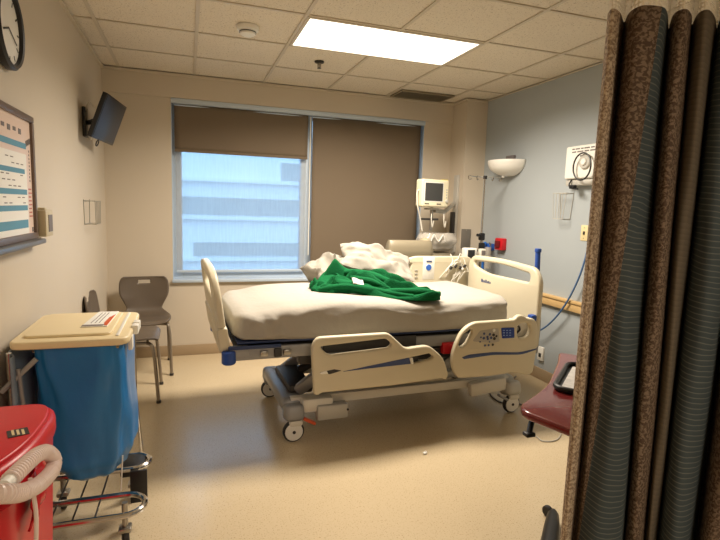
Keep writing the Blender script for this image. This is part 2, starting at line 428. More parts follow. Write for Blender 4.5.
b = MB(); b.cyl((1.66, -.9, H-.045), (1.66, -.9, H-.006), .008, 10); b.cyl((1.672, -.9, H-.04), (1.672, -.9, H-.006), .003, 6); b.cyl((1.648, -.9, H-.04), (1.648, -.9, H-.006), .003, 6)
b.build('frame', M_steel, d)
MB().disc((1.66, -.9, H-.047), (0, 0, 1), .016, .003).build('deflector', M_dark, d)
v = thing('air_vent', 'long slotted air vent in the ceiling above the shaded pane', 'vent', (2.88, -.2, H-.012))
b = MB()
for a0, a1, c0, c1 in ((2.60, 3.16, -.055, -.04), (2.60, 3.16, -.34, -.325), (2.60, 2.615, -.325, -.055), (3.145, 3.16, -.325, -.055)): b.b2(a0, a1, c0, c1, H-.012, H+.004, .002)
b.build('frame', M_vent, v)
MB().b2(2.615, 3.145, -.325, -.055, H+.0, H+.004).build('backing', M_dark, v, smooth=0)
for k in range(9):
    MB().box((2.88, -.075-k*.029, H-.005), (.53, .022, .003), rot=(.6, 0, 0)).build('slat', M_vent, v, smooth=0)

# ------------------------------------------------------------------ hospital bed
BED = thing('hospital_bed', 'cream plastic hospital bed with side rails and wheeled base', 'bed', (1.95, -1.59, 0), radians(2))
BM = WM[BED.name]; BI = BM.inverted()
def bl_(px, py, ly):
    """pixel -> point on the bed's own plane y = ly, as (x, z) in the bed's frame"""
    n = (BM.to_3x3() @ Vector((0, 1, 0))); p0 = BM @ Vector((0, ly, 0)); dd = ray(px, py)
    t = (p0-CAM).dot(n)/dd.dot(n); q = BI @ (CAM+dd*t); return (q.x, q.z)
def bx_(px, py, lx):
    n = (BM.to_3x3() @ Vector((1, 0, 0))); p0 = BM @ Vector((lx, 0, 0)); dd = ray(px, py)
    t = (p0-CAM).dot(n)/dd.dot(n); q = BI @ (CAM+dd*t); return (q.y, q.z)
RY = -.535
# base: two caster arms, long beams, boxes
for sx, cx in ((-1, -.68), (1, .92)):
    b = MB()
    b.box((cx, 0, .205), (.13, .66, .085), bev=.03, seg=3)
    for sy in (-1, 1):
        b.box((cx, sy*.355, .175), (.12, .13, .105), rot=(sy*.25, 0, 0), bev=.03, seg=3)
    b.build('caster_arm', M_lgrey if sx > 0 else M_grey, BED, local=True)
    for sy in (-1, 1):
        y = sy*.385; x = cx-.005
        w = MB(); w.disc((x, y, .066), (0, 1, 0), .066, .034, 26, .008); w = w.build('wheel', M_rubber, BED, local=True)
        for k in (-1, 1):
            MB().disc((x, y+k*.0185, .066), (0, 1, 0), .055, .008, 24, .003).build('hub_cover', M_white, w, local=True)
        MB().disc((x, y-.024, .066), (0, 1, 0), .010, .004, 12).build('axle_cap', M_dark, w, local=True)
        b = MB(); b.box((x+.012, y, .118), (.085, .058, .04), bev=.016); b.cyl((x+.01, y, .13), (x+.01, y, .19), .02)
        b.build('fork', M_offw, BED, local=True)
    p = MB(); p.box((cx+(.09 if sx < 0 else -.09), -.40, .125), (.085, .04, .018), rot=(0, .5, 0), bev=.006)
    p.build('brake_pedal', M_orange if sx < 0 else M_grey, BED, local=True)
for sy in (-1, 1):
    MB().box((.12, sy*.30, .222), (1.62, .05, .06), bev=.008).build('base_beam', M_offw if sy < 0 else M_lgrey, BED, local=True)
MB().box((-.44, -.375, .165), (.20, .07, .095), bev=.012).build('brake_box', M_lgrey, BED, local=True)
MB().box((-.53, -.335, .21), (.20, .10, .09), bev=.02).build('pedal_housing', M_offw, BED, local=True)
MB().box((.72, -.36, .205), (.30, .06, .10), rot=(0, -.08, 0), bev=.02).build('brake_box', M_offw, BED, local=True)
MB().box((.12, 0, .275), (1.0, .5, .05), bev=.012).build('base_tray', M_lgrey, BED, local=True)
MB().disc((-.345, -.413, .175), (0, 1, 0), .007, .006, 12).build('bolt', M_dark, BED, local=True)
# lift arms
for sy in (-1, 1):
    b = MB(); b.box((-.42, sy*.22, .40), (.52, .05, .075), rot=(0, -.62, 0), bev=.012); b.build('lift_arm', M_grey, BED, local=True)
    b = MB(); b.box((.55, sy*.22, .41), (.52, .05, .075), rot=(0, -.55, 0), bev=.012); b.build('lift_arm', M_grey, BED, local=True)
MB().box((-.60, 0, .265), (.16, .46, .06), bev=.02).build('actuator_cover', M_dark, BED, local=True)
MB().cyl((-.55, .05, .30), (-.05, .05, .55), .03).build('actuator', M_dark, BED, local=True)
MB().cyl((.05, -.1, .30), (.5, -.1, .55), .03).build('actuator', M_dark, BED, local=True)
# deck
for sy in (-1, 1):
    b = MB(); b.box((-.05, sy*.42, .585), (2.02, .045, .075), bev=.01); b.build('deck_rail', M_grey, BED, local=True)
for k, x in enumerate((-.95, -.55, -.1, .35, .85)):
    MB().box((x, 0, .575), (.07, .80, .05), bev=.008).build('deck_crossbar', M_dark, BED, local=True)
MB().box((-.52, 0, .615), (1.04, .86, .02), bev=.006).build('deck_panel', M_dark, BED, local=True)
MB().box((.42, 0, .615), (.80, .86, .02), bev=.006).build('deck_panel', M_dark, BED, local=True)
MB().box((.24, -.40, .50), (.52, .06, .075), bev=.012).build('mechanism_cover', M_dark, BED, local=True)
MB().box((-.22, -.452, .600), (.62, .012, .075), bev=.004).build('mechanism_cover', M_dark, BED, local=True)
MB().box((-.62, -.40, .525), (.10, .07, .065), bev=.014).build('mechanism_cover', M_dark, BED, local=True)
MB().box((.335, -.44, .535), (.10, .05, .075), bev=.008).build('release_handle', M_red, BED, local=True)
for k, x in enumerate((-.88, -.80, -.745)):
    MB().box((x, -.45, .585), (.045, .022, .032 if k != 1 else .05), bev=.006).build('latch', M_steel if k != 1 else M_dark, BED, local=True)
MB().box((-.93, -.445, .625), (.30, .012, .022), bev=.004).build('edge_strip', M_navy, BED, local=True)

# footboard: leans outwards, seen nearly edge on
tilt = radians(8)
fm = axes((-1.095, 0, .60), (0, 1, 0), (-sin(tilt), 0, cos(tilt)), (cos(tilt), 0, sin(tilt)))
ol = rounded([(-.47, .15, .01), (-.47, .34, .06), (-.40, .45, .10), (-.2, .475, .2), (.2, .475, .2), (.40, .45, .10), (.47, .34, .06), (.47, .15, .01)], seg=6)
slot = rounded([(-.33, .30, .05), (-.31, .405, .04), (.31, .405, .04), (.33, .30, .05)], seg=6)
MB().plate(ol, .045, fm, [slot], .014).build('footboard', M_cream, BED, local=True)
lo = rounded([(-.47, .145, .01), (.47, .145, .01), (.44, .0, .04), (-.44, .0, .04)], seg=5)
MB().plate(lo, .06, fm, (), .012).build('footboard_base', M_cream, BED, local=True)
for sy in (-1, 1):
    MB().lathe([(1e-4, -.040), (.032, -.040), (.040, -.032), (.040, .030), (.032, .038), (1e-4, .038)], 20, Matrix.Translation((-1.075, sy*(.43 if sy < 0 else .36), .572))).build('corner_bumper', M_bump, BED, local=True)
    MB().box((-1.02, sy*.42, .60), (.12, .05, .06), bev=.01).build('foot_bracket', M_grey, BED, local=True)

# headboard
HX = 1.06
ol = rounded([(-.44, .47, .05), (-.445, .97, .09), (-.38, 1.05, .10), (.0, 1.075, .3), (.40, 1.065, .08), (.465, 1.0, .07), (.45, .47, .05)], seg=7)
slot = rounded([(-.335, .935, .03), (-.345, 1.0, .04), (.0, 1.035, .3), (.385, 1.02, .05), (.37, .975, .06), (.2, .935, .2)], seg=6)
MB().plate(ol, .045, YZ(HX), [slot], .014).build('headboard', M_cream, BED, local=True)
for sy in (-1, 1):
    MB().cyl((HX+.03, sy*.30, .45), (HX+.03, sy*.30, .62), .018).build('headboard_post', M_steel, BED, local=True)
lg = MB()
for k, (w_, h_) in enumerate(((.018, .026), (.012, .016), (.012, .018), (.014, .026), (.012, .016), (.012, .020), (.012, .016))):
    lg.box((HX-.0235, .245-.019*k, .858+h_/2), (.002, w_, h_))
lg.build('lettering', M_bluep, BED, local=True)
MB().box((HX-.05, -.43, .70), (.05, .05, .05), bev=.012).build('corner_bumper', M_bump, BED, local=True)
b = MB(); b.box((1.0, 0, .50), (.20, .84, .06), bev=.012); b.build('head_crossbar', M_grey, BED, local=True)
# push handle / blue grip at the head
b = MB(); b.tube(sm([(1.12, -.36, .42), (1.13, -.36, .60), (1.14, -.335, .74), (1.14, -.30, .86)], 5), .016, 10); b.build('push_bar', M_grey, BED, local=True)
b = MB(); b.cyl((1.14, -.30, .85), (1.14, -.285, 1.16), .019); b.disc((1.14, -.285, 1.165), (0, 0, 1), .024, .028, 16, .004); b.build('push_grip', M_bump, BED, local=True)

# near side rails, outlines taken on the plane of the rail
def zf(x, y): return (300+x/4.5, 330+y/4.5)
def rail_pts(lst, conv): return [(*bl_(*conv(*p[:2]), RY), *p[2:]) for p in lst]
ol = rounded(rail_pts([(48, 75, .07), (72, 30, .05), (395, 10, .03), (470, 80, .03), (520, 72, .03), (575, 65, .05), (640, 120, .05), (664, 200, .02), (650, 222, .015), (635, 214, .01), (420, 246, .02), (92, 280, .01), (76, 293, .015), (60, 285, .015)], zf), seg=6)
h1 = rounded(rail_pts([(85, 72, .02), (385, 36, .02), (410, 60, .02), (395, 78, .02), (125, 112, .03)], zf), seg=6)
h2 = rounded(rail_pts([(488, 122, .02), (580, 102, .015), (597, 118, .015), (580, 130, .02), (500, 150, .02)], zf), seg=6)
fr = MB().plate(ol, .040, XZ(RY), [h1, h2], .013).build('side_rail', M_cream, BED, local=True)
st = rounded(rail_pts([(188, 182, .002), (300, 158, .01), (484, 120, .006), (492, 148, .006), (380, 160, .02)], zf), seg=3)
MB().plate(st, .004, XZ(RY-.020), (), .001).build('stripe', M_bluep, fr, local=True)
st = rounded(rail_pts([(84, 186, .002), (150, 172, .004), (182, 178, .004), (130, 194, .004)], zf), seg=3)
MB().plate(st, .004, XZ(RY-.020), (), .001).build('emblem', M_dark, fr, local=True)
st = rounded(rail_pts([(84, 187, .001), (115, 178, .002), (122, 191, .002), (90, 194, .002)], zf), seg=3)
MB().plate(st, .006, XZ(RY-.0205), (), .001).build('emblem', M_white, fr, local=True)
ring = rounded(rail_pts([(486, 123, .02), (500, 118, .02), (504, 150, .02), (494, 148, .02)], zf), seg=4)
MB().plate(ring, .008, XZ(RY-.020), (), .002).build('latch', M_white, fr, local=True)
def zh(x, y): return (430+x/4.908, 310+y/4.908)
ol = rounded(rail_pts([(100, 235, .05), (118, 165, .05), (155, 95, .05), (205, 58, .05), (408, 44, .02), (424, 24, .02), (448, 22, .02), (470, 38, .02), (508, 40, .03), (522, 75, .03), (516, 190, .03), (498, 305, .03), (470, 318, .02), (400, 304, .03), (290, 322, .03), (135, 332, .02), (108, 300, .03)], zh), seg=6)
h1 = rounded(rail_pts([(133, 170, .02), (150, 122, .02), (198, 88, .015), (204, 105, .015), (170, 165, .02), (146, 182, .015)], zh), seg=6)
h2 = rounded(rail_pts([(420, 80, .03), (440, 62, .03), (478, 60, .03), (488, 95, .03), (470, 130, .03), (424, 138, .03)], zh), seg=6)
hr = MB().plate(ol, .040, XZ(RY), [h1, h2], .013).build('side_rail', M_cream, BED, local=True)
cp = rounded(rail_pts([(198, 150, .02), (238, 98, .01), (326, 86, .01), (332, 150, .01), (300, 158, .01)], zh), seg=4)
MB().plate(cp, .004, XZ(RY-.020), (), .001).build('control_panel', mat('panel_grey', (176, 170, 158), .4), hr, local=True)
for px, py, r in ((240, 130, .006), (236, 152, .005), (256, 112, .008), (254, 134, .009), (272, 128, .008), (274, 138, .008), (284, 115, .009), (290, 132, .009), (304, 95, .011), (302, 118, .010), (306, 136, .010), (316, 124, .008), (282, 152, .005), (260, 170, .007), (278, 168, .007), (298, 166, .008)):
    x, z = bl_(*zh(px, py), RY); MB().disc((x, RY-.023, z), (0, 1, 0), r*1.0, .005, 12, .001).build('button', M_white if py == 95 else (M_dark if px > 290 else M_bluep), hr, local=True)
sc = rounded(rail_pts([(340, 84, .008), (404, 82, .008), (404, 132, .008), (344, 136, .008)], zh), seg=3)
MB().plate(sc, .005, XZ(RY-.021), (), .001).build('display', M_lcd, hr, local=True)
l2 = MB()
for k in range(3):
    for q in range(3):
        x, z = bl_(*zh(352+q*15, 96+k*12), RY); l2.box((x, RY-.0245, z), (.013, .001, .006))
l2.build('display_text', mat('lcd_text', (120, 150, 220), .4), hr, local=True)
st = rounded(rail_pts([(148, 228, .004), (180, 215, .02), (300, 202, .04), (430, 204, .04), (514, 184, .004), (514, 190, .004), (440, 215, .04), (300, 216, .04), (158, 237, .004)], zh), seg=4)
MB().plate(st, .004, XZ(RY-.020), (), .001).build('stripe', M_bluep, hr, local=True)
pts = [(*bl_(*zh(*p), RY),) for p in ((428, 108), (432, 85), (446, 84), (450, 100), (440, 112), (430, 122))]
MB().tube(sm([(x, RY+.02, z) for x, z in pts], 4), .006, 8).build('pendant_hook', M_dark, hr, local=True)
q = bl_(*zh(450, 100), RY)
MB().box((q[0], RY+.035, q[1]), (.16, .012, .16), bev=.004).build('inner_panel', M_white, hr, local=True)
b = MB()
for x in (-.45, .05, .45, .75):
    b.box((x, RY+.05, .50), (.06, .07, .05), bev=.008)
    b.box((x, RY+.035, .44), (.04, .02, .16), bev=.006)
b.build('rail_link', M_dark, BED, local=True)

# far head side rail with controls, facing the camera
FY = .505
def pf(lst): return [(*bl_(*p[:2], FY), *p[2:]) for p in lst]
ol = rounded(pf([(393, 284, .02), (397, 270, .05), (404, 260, .05), (414, 256, .04), (440, 256, .05), (468, 256, .05), (474, 262, .03), (470, 300, .03), (396, 302, .03)]), seg=6)
h1 = rounded(pf([(400, 272, .02), (406, 264, .02), (411, 263, .015), (409, 270, .02), (404, 276, .02)]), seg=5)
far = MB().plate(ol, .040, XZ(FY), [h1], .012).build('side_rail', M_cream, BED, local=True)
c = bl_(427.5, 267.2, FY); MB().disc((c[0], FY-.022, c[1]), (0, 1, 0), .026, .006, 24, .002).build('button', M_bluebtn, far, local=True)
c = bl_(428, 261, FY); MB().box((c[0], FY-.022, c[1]), (.05, .004, .012)).build('lettering', M_bluep, far, local=True)
c = bl_(427.5, 268, FY); MB().box((c[0], FY-.0195, c[1]), (.11, .003, .19), bev=.001).build('control_panel', M_white, far, local=True)
for k in range(3):
    c = bl_(415, 270+k*3.5, FY); MB().box((c[0], FY-.022, c[1]), (.028, .004, .012), bev=.001).build('button', mat('panel_grey', (176, 170, 158), .4), far, local=True)
st = rounded(pf([(398, 279, .01), (401, 276, .01), (409, 281, .01), (409, 285, .01), (400, 283, .01)]), seg=4)
MB().plate(st, .008, XZ(FY-.022), (), .002).build('release_paddle', M_bluebtn, far, local=True)
ol = rounded([(-.6, .36, .03), (-.6, .60, .06), (-.52, .66, .06), (.05, .66, .05), (.22, .55, .05), (.25, .38, .03)], seg=5)
MB().plate(ol, .04, XZ(FY), (), .012).build('side_rail', M_cream, BED, local=True)
# coiled cables hanging over the far rail
random.seed(3)
b = MB()
for k in range(6):
    x0 = .88+.016*k+.02*(k % 2); z0 = 1.02-.02*(k % 3)
    P = [(x0-.09, FY-.02, .86+.02*k), (x0-.05, FY-.045, .93+.015*k), (x0+.0, FY-.03, z0), (x0+.03, FY+.0, z0+.03), (x0+.05, FY-.04, z0-.06), (x0+.0, FY-.05, .90), (x0-.03, FY-.05, .83)]
    P = [(p[0]+random.uniform(-.03, .03), p[1], p[2]+random.uniform(-.02, .02)) for p in P]; b.tube(sm(P, 5), .0042, 6)
b.build('cable_bundle', M_offw, BED, local=True)
b = MB()
for k in range(4):
    b.box((.86+.045*k, FY-.055, .95+.015*(k % 2)), (.02, .02, .028), rot=(0, .6, 0), bev=.004)
b.build('cable_plug', M_dark, BED, local=True)

# ------------------------------------------------------------------ mattress with its sheet (lies on the bed)
MT = thing('mattress', 'thick mattress under a wrinkled white fitted sheet', 'mattress', (1.95, -1.59, .64), radians(2))
def mw(x, y, z): return Vector((x, y, z-.64))
XT = [(-1.08, .80), (-.95, .825), (-.70, .858), (-.45, .873), (-.2, .865), (.1, .85), (.5, .848), (.83, .86)]
def ztop(x): return interp(x, XT)
def sheet_fn(u, v):
    # u around the girth (closed), v along the length
    x = -1.045+1.865*v
    a = 2*pi*u; c, s_ = cos(a), sin(a)
    e = .30
    zt, zb = ztop(x), interp(x, [(-1.05, .655), (-.6, .634), (.82, .640)])
    hh = (zt-zb)/2; yy = .455*math.copysign(abs(c)**e, c); zz = (zt+zb)/2+hh*math.copysign(abs(s_)**(e if s_ < 0 else .42), s_)
    end = min(v, 1-v)
    k = 1-max(0, (.035-end)/.035)**2*.22
    yy *= k; zz = (zt+zb)/2+(zz-(zt+zb)/2)*(1-max(0, (.03-end)/.03)**2*.25)
    side = max(0, 1-abs(s_)*1.3)
    n1 = noise.noise(Vector((x*2.2, yy*3+5, zz*2)))
    n2 = noise.noise(Vector((x*7+zz*10, yy*2, zz*4+3)))
    n3 = noise.noise(Vector((x*4-zz*22, 4.7, zz*6)))
    top = max(0, s_)
    zz += top*(.008*n1+.004*n2+.003*noise.noise(Vector((x*3, yy*14, 2))))
    yy += math.copysign(1, c)*side*(.013*n3+.007*n2)*(1 if abs(c) > .3 else 0)
    rid = 1-abs(noise.noise(Vector((x*3.2+zz*9, 2.2, zz*9-x*1.2))))*2.2
    yy += math.copysign(1, c)*side*.012*max(0, rid)**2
    rt = 1-abs(noise.noise(Vector((x*1.6+yy*2.5, yy*3.0, 6.6))))*2.5
    zz += top*.007*max(0, rt)**2
    corner = math.exp(-((x+.88)/.13)**2)
    if c < 0: yy += side*corner*.030*noise.noise(Vector((x*16+zz*12, 1, zz*20)))
    return mw(x, yy, zz)
b = MB(); b.grid(sheet_fn, 96, 150, closed_u=True)
b.bm.verts.ensure_lookup_table()
bnd = [e for e in b.bm.edges if len(e.link_faces) == 1]
bmesh.ops.holes_fill(b.bm, edges=bnd, sides=0)
b.build('fitted_sheet', M_sheet, MT, local=True, smooth=60)
b = MB(); b.box(mw(-.11, 0, .6475), (1.84, .865, .015), bev=.006); b.build('mattress_base', M_navy, MT, local=True)

# ------------------------------------------------------------------ pillows and blanket on the bed
def pillow(name, label, loc, size, rot, seed, pinch=.10, wr=.02):
    w, l, t = size
    root_m = Matrix.Translation(loc) @ Euler(rot).to_matrix().to_4x4()
    b = MB()
    for sgn in (1, -1):
        def fn(u, v):
            a, c = u*2-1, v*2-1
            k = max(0, (1-a**4))**.55*max(0, (1-c**4))**.55
            pin = 1-pinch*(1-abs(a))*abs(c)**3*0 - pinch*(abs(a)**2*(1-c*c)*.6)
            x = a*w/2*(1-pinch*(1-a*a*0)*(1-c*c)*abs(a)*.5); y = c*l/2*(1-pinch*(1-a*a)*abs(c)*.5)
            z = sgn*t/2*k
            q = Vector((a*1.7+seed, c*1.7, .3)); qs = Vector((a*1.7+seed, c*1.7, sgn*.3))
            z += wr*k*(noise.noise(qs)*1.3+noise.noise(qs*2.6)*.6) + .35*wr*noise.noise(q*1.2+Vector((9, 0, 0)))
            x += .6*wr*noise.noise(q*1.6+Vector((3, 3, 3))); y += .6*wr*noise.noise(q*1.6+Vector((7, 1, 3)))
            return root_m @ Vector((x, y, z))
        b.grid(fn, 40, 40)
    bmesh.ops.remove_doubles(b.bm, verts=b.bm.verts[:], dist=.0025)
    o = b.build(name, M_pill, smooth=70); tag(o, label, 'pillow'); return o
pillow('pillow', 'plump white pillow slumped under the other pillow beside the green blanket', (1.75, -1.27, .955), (.44, .38, .17), (radians(10), radians(-6), radians(12)), 2.3, wr=.055)
pillow('pillow', 'white pillow with one corner sticking up, lying on top', (2.05, -1.29, 1.03), (.58, .42, .12), (radians(20), radians(12), radians(-10)), 6.1, wr=.05)

def blanket():
    C0 = [(1.48, -1.63), (1.62, -1.60), (1.80, -1.64), (1.95, -1.80), (2.09, -1.92), (2.23, -1.96)]
    path = sm([Vector((x, y, 0)) for x, y in C0], 12); n = len(path)
    hw = [(0, .07), (.12, .14), (.35, .18), (.55, .16), (.75, .10), (.95, .075), (1, .05)]
    ht = [(0, .03), (.08, .06), (.20, .11), (.30, .10), (.55, .10), (.72, .065), (.9, .055), (1, .035)]
    nv = 54
    def base(x, y):
        q = BI @ Vector((x, y, 0)); return ztop(q.x)+.004
    def fn(u, v):
        s = u*(n-1); i = min(int(s), n-2); p = path[i].lerp(path[i+1], s-i)
        tdir = (path[i+1]-path[i]).normalized(); nd = Vector((-tdir.y, tdir.x, 0))
        c = v*2-1
        w = interp(u, hw)*(1+.18*noise.noise(Vector((u*5, c*1.5, 3))))
        p = p+nd*(c*w)
        prof = max(0, 1-abs(c)**2.4)**.6
        endk = min(1, u/.04, (1-u)/.03)**.5 if 0 < u < 1 else 0
        fold = abs(noise.noise(Vector((u*3.2+c*.8, c*2.6-u*2.0, 1.7))))**.75*2
        fold2 = noise.noise(Vector((u*9, c*5+u*6, 4.4)))
        h = interp(u, ht)*(.34+1.05*fold+.26*fold2)
        z = base(p.x, p.y)+max(.002, h*prof*endk)
        p = p+tdir*(.03*noise.noise(Vector((u*7, c*3, 8))))
        return (p.x, p.y, z)
    def fb(u, v):
        q = Vector(fn(u, v)); q.z = base(q.x, q.y)-.0005; return q
    t = thing('blanket', 'crumpled green fleece blanket heaped on the white mattress', 'blanket', (1.85, -1.75, .86))
    b = MB(); b.grid(fn, 110, nv); b.grid(fb, 110, nv)
    bmesh.ops.remove_doubles(b.bm, verts=b.bm.verts[:], dist=.0026)
    b.build('fleece', M_green, t, smooth=50)
    # peaked fold standing up at the left and thick lying folds
    def peak(u, v):
        a = (u-.5)*2; z0 = base(1.62, -1.58)
        top = .125*max(0, 1-abs(a)**1.3)
        x = 1.62+a*.15+.02*sin(v*4); y = -1.60+.05*sin(a*3+v*2)-.05*(1-v)*(1-abs(a))
        return (x, y-.06*(1-v)+.015*noise.noise(Vector((a*3, v*3, 2))), z0+top*v+.002)
    MB().grid(peak, 30, 14).build('fold', M_green, t, solid=.012, smooth=60)
    for P, r in (([(1.62, -1.50, .95), (1.78, -1.60, .985), (1.92, -1.74, .955), (2.04, -1.88, .91)], .030), ([(1.50, -1.70, .885), (1.66, -1.77, .915), (1.84, -1.86, .895), (2.05, -1.98, .875)], .026),
                 ([(1.88, -1.86, .885), (2.02, -1.93, .90), (2.14, -1.96, .895), (2.245, -1.97, .885)], .030), ([(1.72, -1.68, .96), (1.80, -1.78, .955), (1.93, -1.87, .91)], .022)):
        def rr(tt, r=r): return r*(.55+.45*sin(pi*min(max(tt, .06), .94)))*(1+.15*sin(tt*13))
        MB().tube(sm(P, 8), rr, 12).build('fold', M_green, t, smooth=60)
    b = MB(); b.grid(lambda u, v: (1.70+.07*u, -1.765-.02*u-.035*v, .972-.012*u-.035*v+.004*sin(u*6)), 8, 6); b.build('care_label', M_white, t, solid=.002)
blanket()

# ------------------------------------------------------------------ chairs
def make_chair(label, loc, rz):
    """shell chair; local: faces -y, seat centre at the origin"""
    t = thing('shell_chair', label, 'chair', loc, rz)
    prof = [(-.235, .432), (-.20, .452), (-.10, .450), (.05, .440), (.14, .446), (.19, .480), (.212, .545), (.228, .63), (.240, .71), (.247, .755), (.249, .77)]
    wid = [.16, .195, .205, .205, .18, .145, .165, .198, .20, .185, .16]
    P = sm([Vector((y, z, w)) for (y, z), w in zip(prof, wid)], 5)
    nv, nu = len(P), 33
    b = MB(); bm = b.bm; g = []
    for j, p in enumerate(P):
        row = []
        for i in range(nu):
            a = i/(nu-1)*2-1
            y, z, w = p
            back = min(1, max(0, (z-.47)/.12))
            row.append(bm.verts.new((a*w, y-back*.035*a*a, z+(1-back)*.018*abs(a)**3)))
        g.append(row)
    for j in range(nv-1):
        for i in range(nu-1):
            zc = (P[j].y+P[j+1].y)/2; a = (i+.5)/(nu-1)*2-1
            if   .712 < zc < .74 and abs(a) < .23: continue       # hand slot
            bm.faces.new((g[j][i], g[j][i+1], g[j+1][i+1], g[j+1][i]))
    b.build('shell', M_taupe, t, local=True, smooth=60, solid=.012)
    for sx in (-1, 1):
        MB().tube(sm([(sx*.13, -.16, .425), (sx*.17, -.185, .425), (sx*.183, -.20, .40), (sx*.192, -.215, .30), (sx*.200, -.235, .012)], 6), .0125, 10).build('leg', M_cleg, t, local=True)
        MB().tube(sm([(sx*.13, .10, .425), (sx*.17, .13, .425), (sx*.183, .15, .40), (sx*.192, .175, .30), (sx*.200, .215, .012)], 6), .0125, 10).build('leg', M_cleg, t, local=True)
        MB().cyl((sx*.13, -.17, .425), (sx*.13, .11, .425), .011, 10).build('seat_rail', M_cleg, t, local=True)
        for y in (-.235, .215): MB().cyl((sx*.200, y, 0), (sx*.200, y, .02), .016, 12).build('glide', M_dark, t, local=True)
    MB().cyl((-.13, -.16, .425), (.13, -.16, .425), .010, 10).build('crossbar', M_cleg, t, local=True)
    MB().box((0, -.03, .422), (.10, .10, .02), bev=.006).build('mount_plate', M_dark, t, local=True)
    return t
make_chair('taupe shell chair with its back against the window wall', (.325, -.34, 0), radians(4))
make_chair('taupe shell chair standing sideways against the beige wall behind the hamper', (.235, -.965, 0), radians(90))

# ------------------------------------------------------------------ linen hamper
hx0, hx1, hy0, hy1, hz = .045, .455, -2.81, -2.29, .90
HM = thing('linen_hamper', 'chrome wheeled linen hamper with beige lid', 'hamper', ((hx0+hx1)/2, (hy0+hy1)/2, 0))
LM = MB()
LM.plate(rounded([(hx0, hy0, .05), (hx1, hy0, .06), (hx1, hy1, .06), (hx0, hy1, .05)], seg=6), .030, XY(hz-.016), (), .009)
lid = LM.build('lid', M_lid, HM)
MB().plate(rounded([(hx0+.035, hy0+.06, .03), (hx1-.07, hy0+.06, .03), (hx1-.07, hy1-.04, .03), (hx0+.035, hy1-.04, .03)], seg=4), .012, XY(hz+.003), (), .005).build('lid_panel', M_lid, lid)
MB().box((hx1-.045, (hy0+hy1)/2, hz+.001), (.012, .44, .006), bev=.002).build('lid_ridge', M_white, lid)
for yy in (hy0+.20, hy0+.27):
    MB().box((hx1+.006, yy, hz-.012), (.028, .05, .04), bev=.006).build('hinge', M_white, lid)
MB().box((hx1-.006, hy0+.13, hz-.05), (.018, .05, .06), bev=.005).build('hinge_clip', M_white, lid)
# frame
cz = .86
fr_ = MB(); fr_.tube([(hx0+.075, hy0+.045, cz-.005), (hx1-.045, hy0+.045, cz-.005), (hx1-.045, hy1-.045, cz-.005), (hx0+.075, hy1-.045, cz-.005)], .007, 8, closed=True); fr_.build('bag_rim', M_chrome, HM)
for (x, y) in ((hx0+.005, hy0+.01), (hx1-.03, hy1-.03)):
    MB().tube([(x, y, cz), (x+.0, y+.02, .5), (x+.02, y+.06, .17)], .010, 10).build('upright', M_chrome, HM)
MB().tube([(hx0-.02, hy0-.01, .72), (hx0+.09, hy0+.02, .83)], .010, 8).build('brace', M_grey, HM)
MB().tube([(hx0+.035, hy0-.0, .80), (hx0+.055, hy0+.03, .40)], .008, 8).build('brace', M_grey, HM)
def loop(y0, y1, z, x0, x1):
    r = abs(y1-y0)/2; c = (y0+y1)/2; sg = 1 if y1 > y0 else -1
    P = [(x0, y0, z)]+[(x1-r+r*sin(a), c-sg*r*cos(a), z) for a in [pi*k/10 for k in range(11)]]+[(x0, y1, z)]
    return P
MB().tube(loop(-2.86, -2.70, .19, .06, .50), .0125, 10).build('base_loop', M_chrome, HM)
MB().tube(loop(-2.56, -2.42, .23, .10, .50), .0125, 10).build('base_loop', M_chrome, HM)
for y in (-2.54,):
    MB().box((.43, y+.05, .215), (.10, .14, .03), rot=(.15, 0, 0), bev=.008).build('corner_bracket', M_black, HM)
MB().box((.462, -2.615, .175), (.07, .012, .15), bev=.003).build('bumper_plate', M_black, HM)
for x in (.16, .24, .32):
    MB().tube([(x, -2.86, .185), (x+.01, -2.35, .20)], .004, 6).build('wire', M_dark, HM)
for (x, y) in ((.42, -2.76), (.42, -2.40), (.12, -2.76), (.12, -2.40)):
    wh = MB().disc((x, y, .038), (1, .2, 0), .038, .026, 20, .006).build('caster_wheel', M_rubber, HM)
    b = MB(); b.box((x, y, .075), (.05, .05, .022), bev=.006); b.cyl((x, y, .08), (x, y, .19), .012); b.build('caster_stem', M_steel, HM)
MB().cyl((.40, -2.70, .21), (.408, -2.685, .36), .003, 6).build('tie_wire', M_white, HM)
# bag
def bag_fn(u, v):
    a = 2*pi*u; z = .265+(.867-.265)*v
    k = interp(v, [(0, .30), (.03, .62), (.08, .80), (.2, .95), (.5, 1.03), (.8, 1.0), (1, .97)])
    cx = .272+.012*(1-v); cy = -2.55; rx, ry = .168, .248
    e = interp(v, [(0, .9), (.3, .7), (1, .42)])
    c, s_ = cos(a), sin(a)
    x = rx*k*math.copysign(abs(c)**e, c); y = ry*k*math.copysign(abs(s_)**e, s_)
    n = noise.noise(Vector((c*2.2, s_*2.2, v*2.2)))*.018+noise.noise(Vector((c*5+v*2, s_*5, v*3+4)))*.008
    n += .006*sin(a*14+v*3)*max(0, v-.55)
    L = sqrt(x*x+y*y)+1e-6; f = 1+n/L
    z2 = z-(.03*(1-abs(c)) if v < .1 else 0)
    return (cx+x*f, cy+y*f, z+.012*noise.noise(Vector((c*2, s_*2, 9)))*(1-v))
b = MB(); b.grid(bag_fn, 90, 40, closed_u=True)
bmesh.ops.holes_fill(b.bm, edges=[e for e in b.bm.edges if len(e.link_faces) == 1], sides=0)
o = b.build('linen_bag', M_bag, smooth=60); tag(o, 'full blue plastic linen bag hanging in the hamper frame', 'bag')
def slate_fn(u, v):
    z = .30+.55*v; y = -2.84+.50*u
    return (.050+.018*sin(u*16+v)+.015*(1-v), y, z)
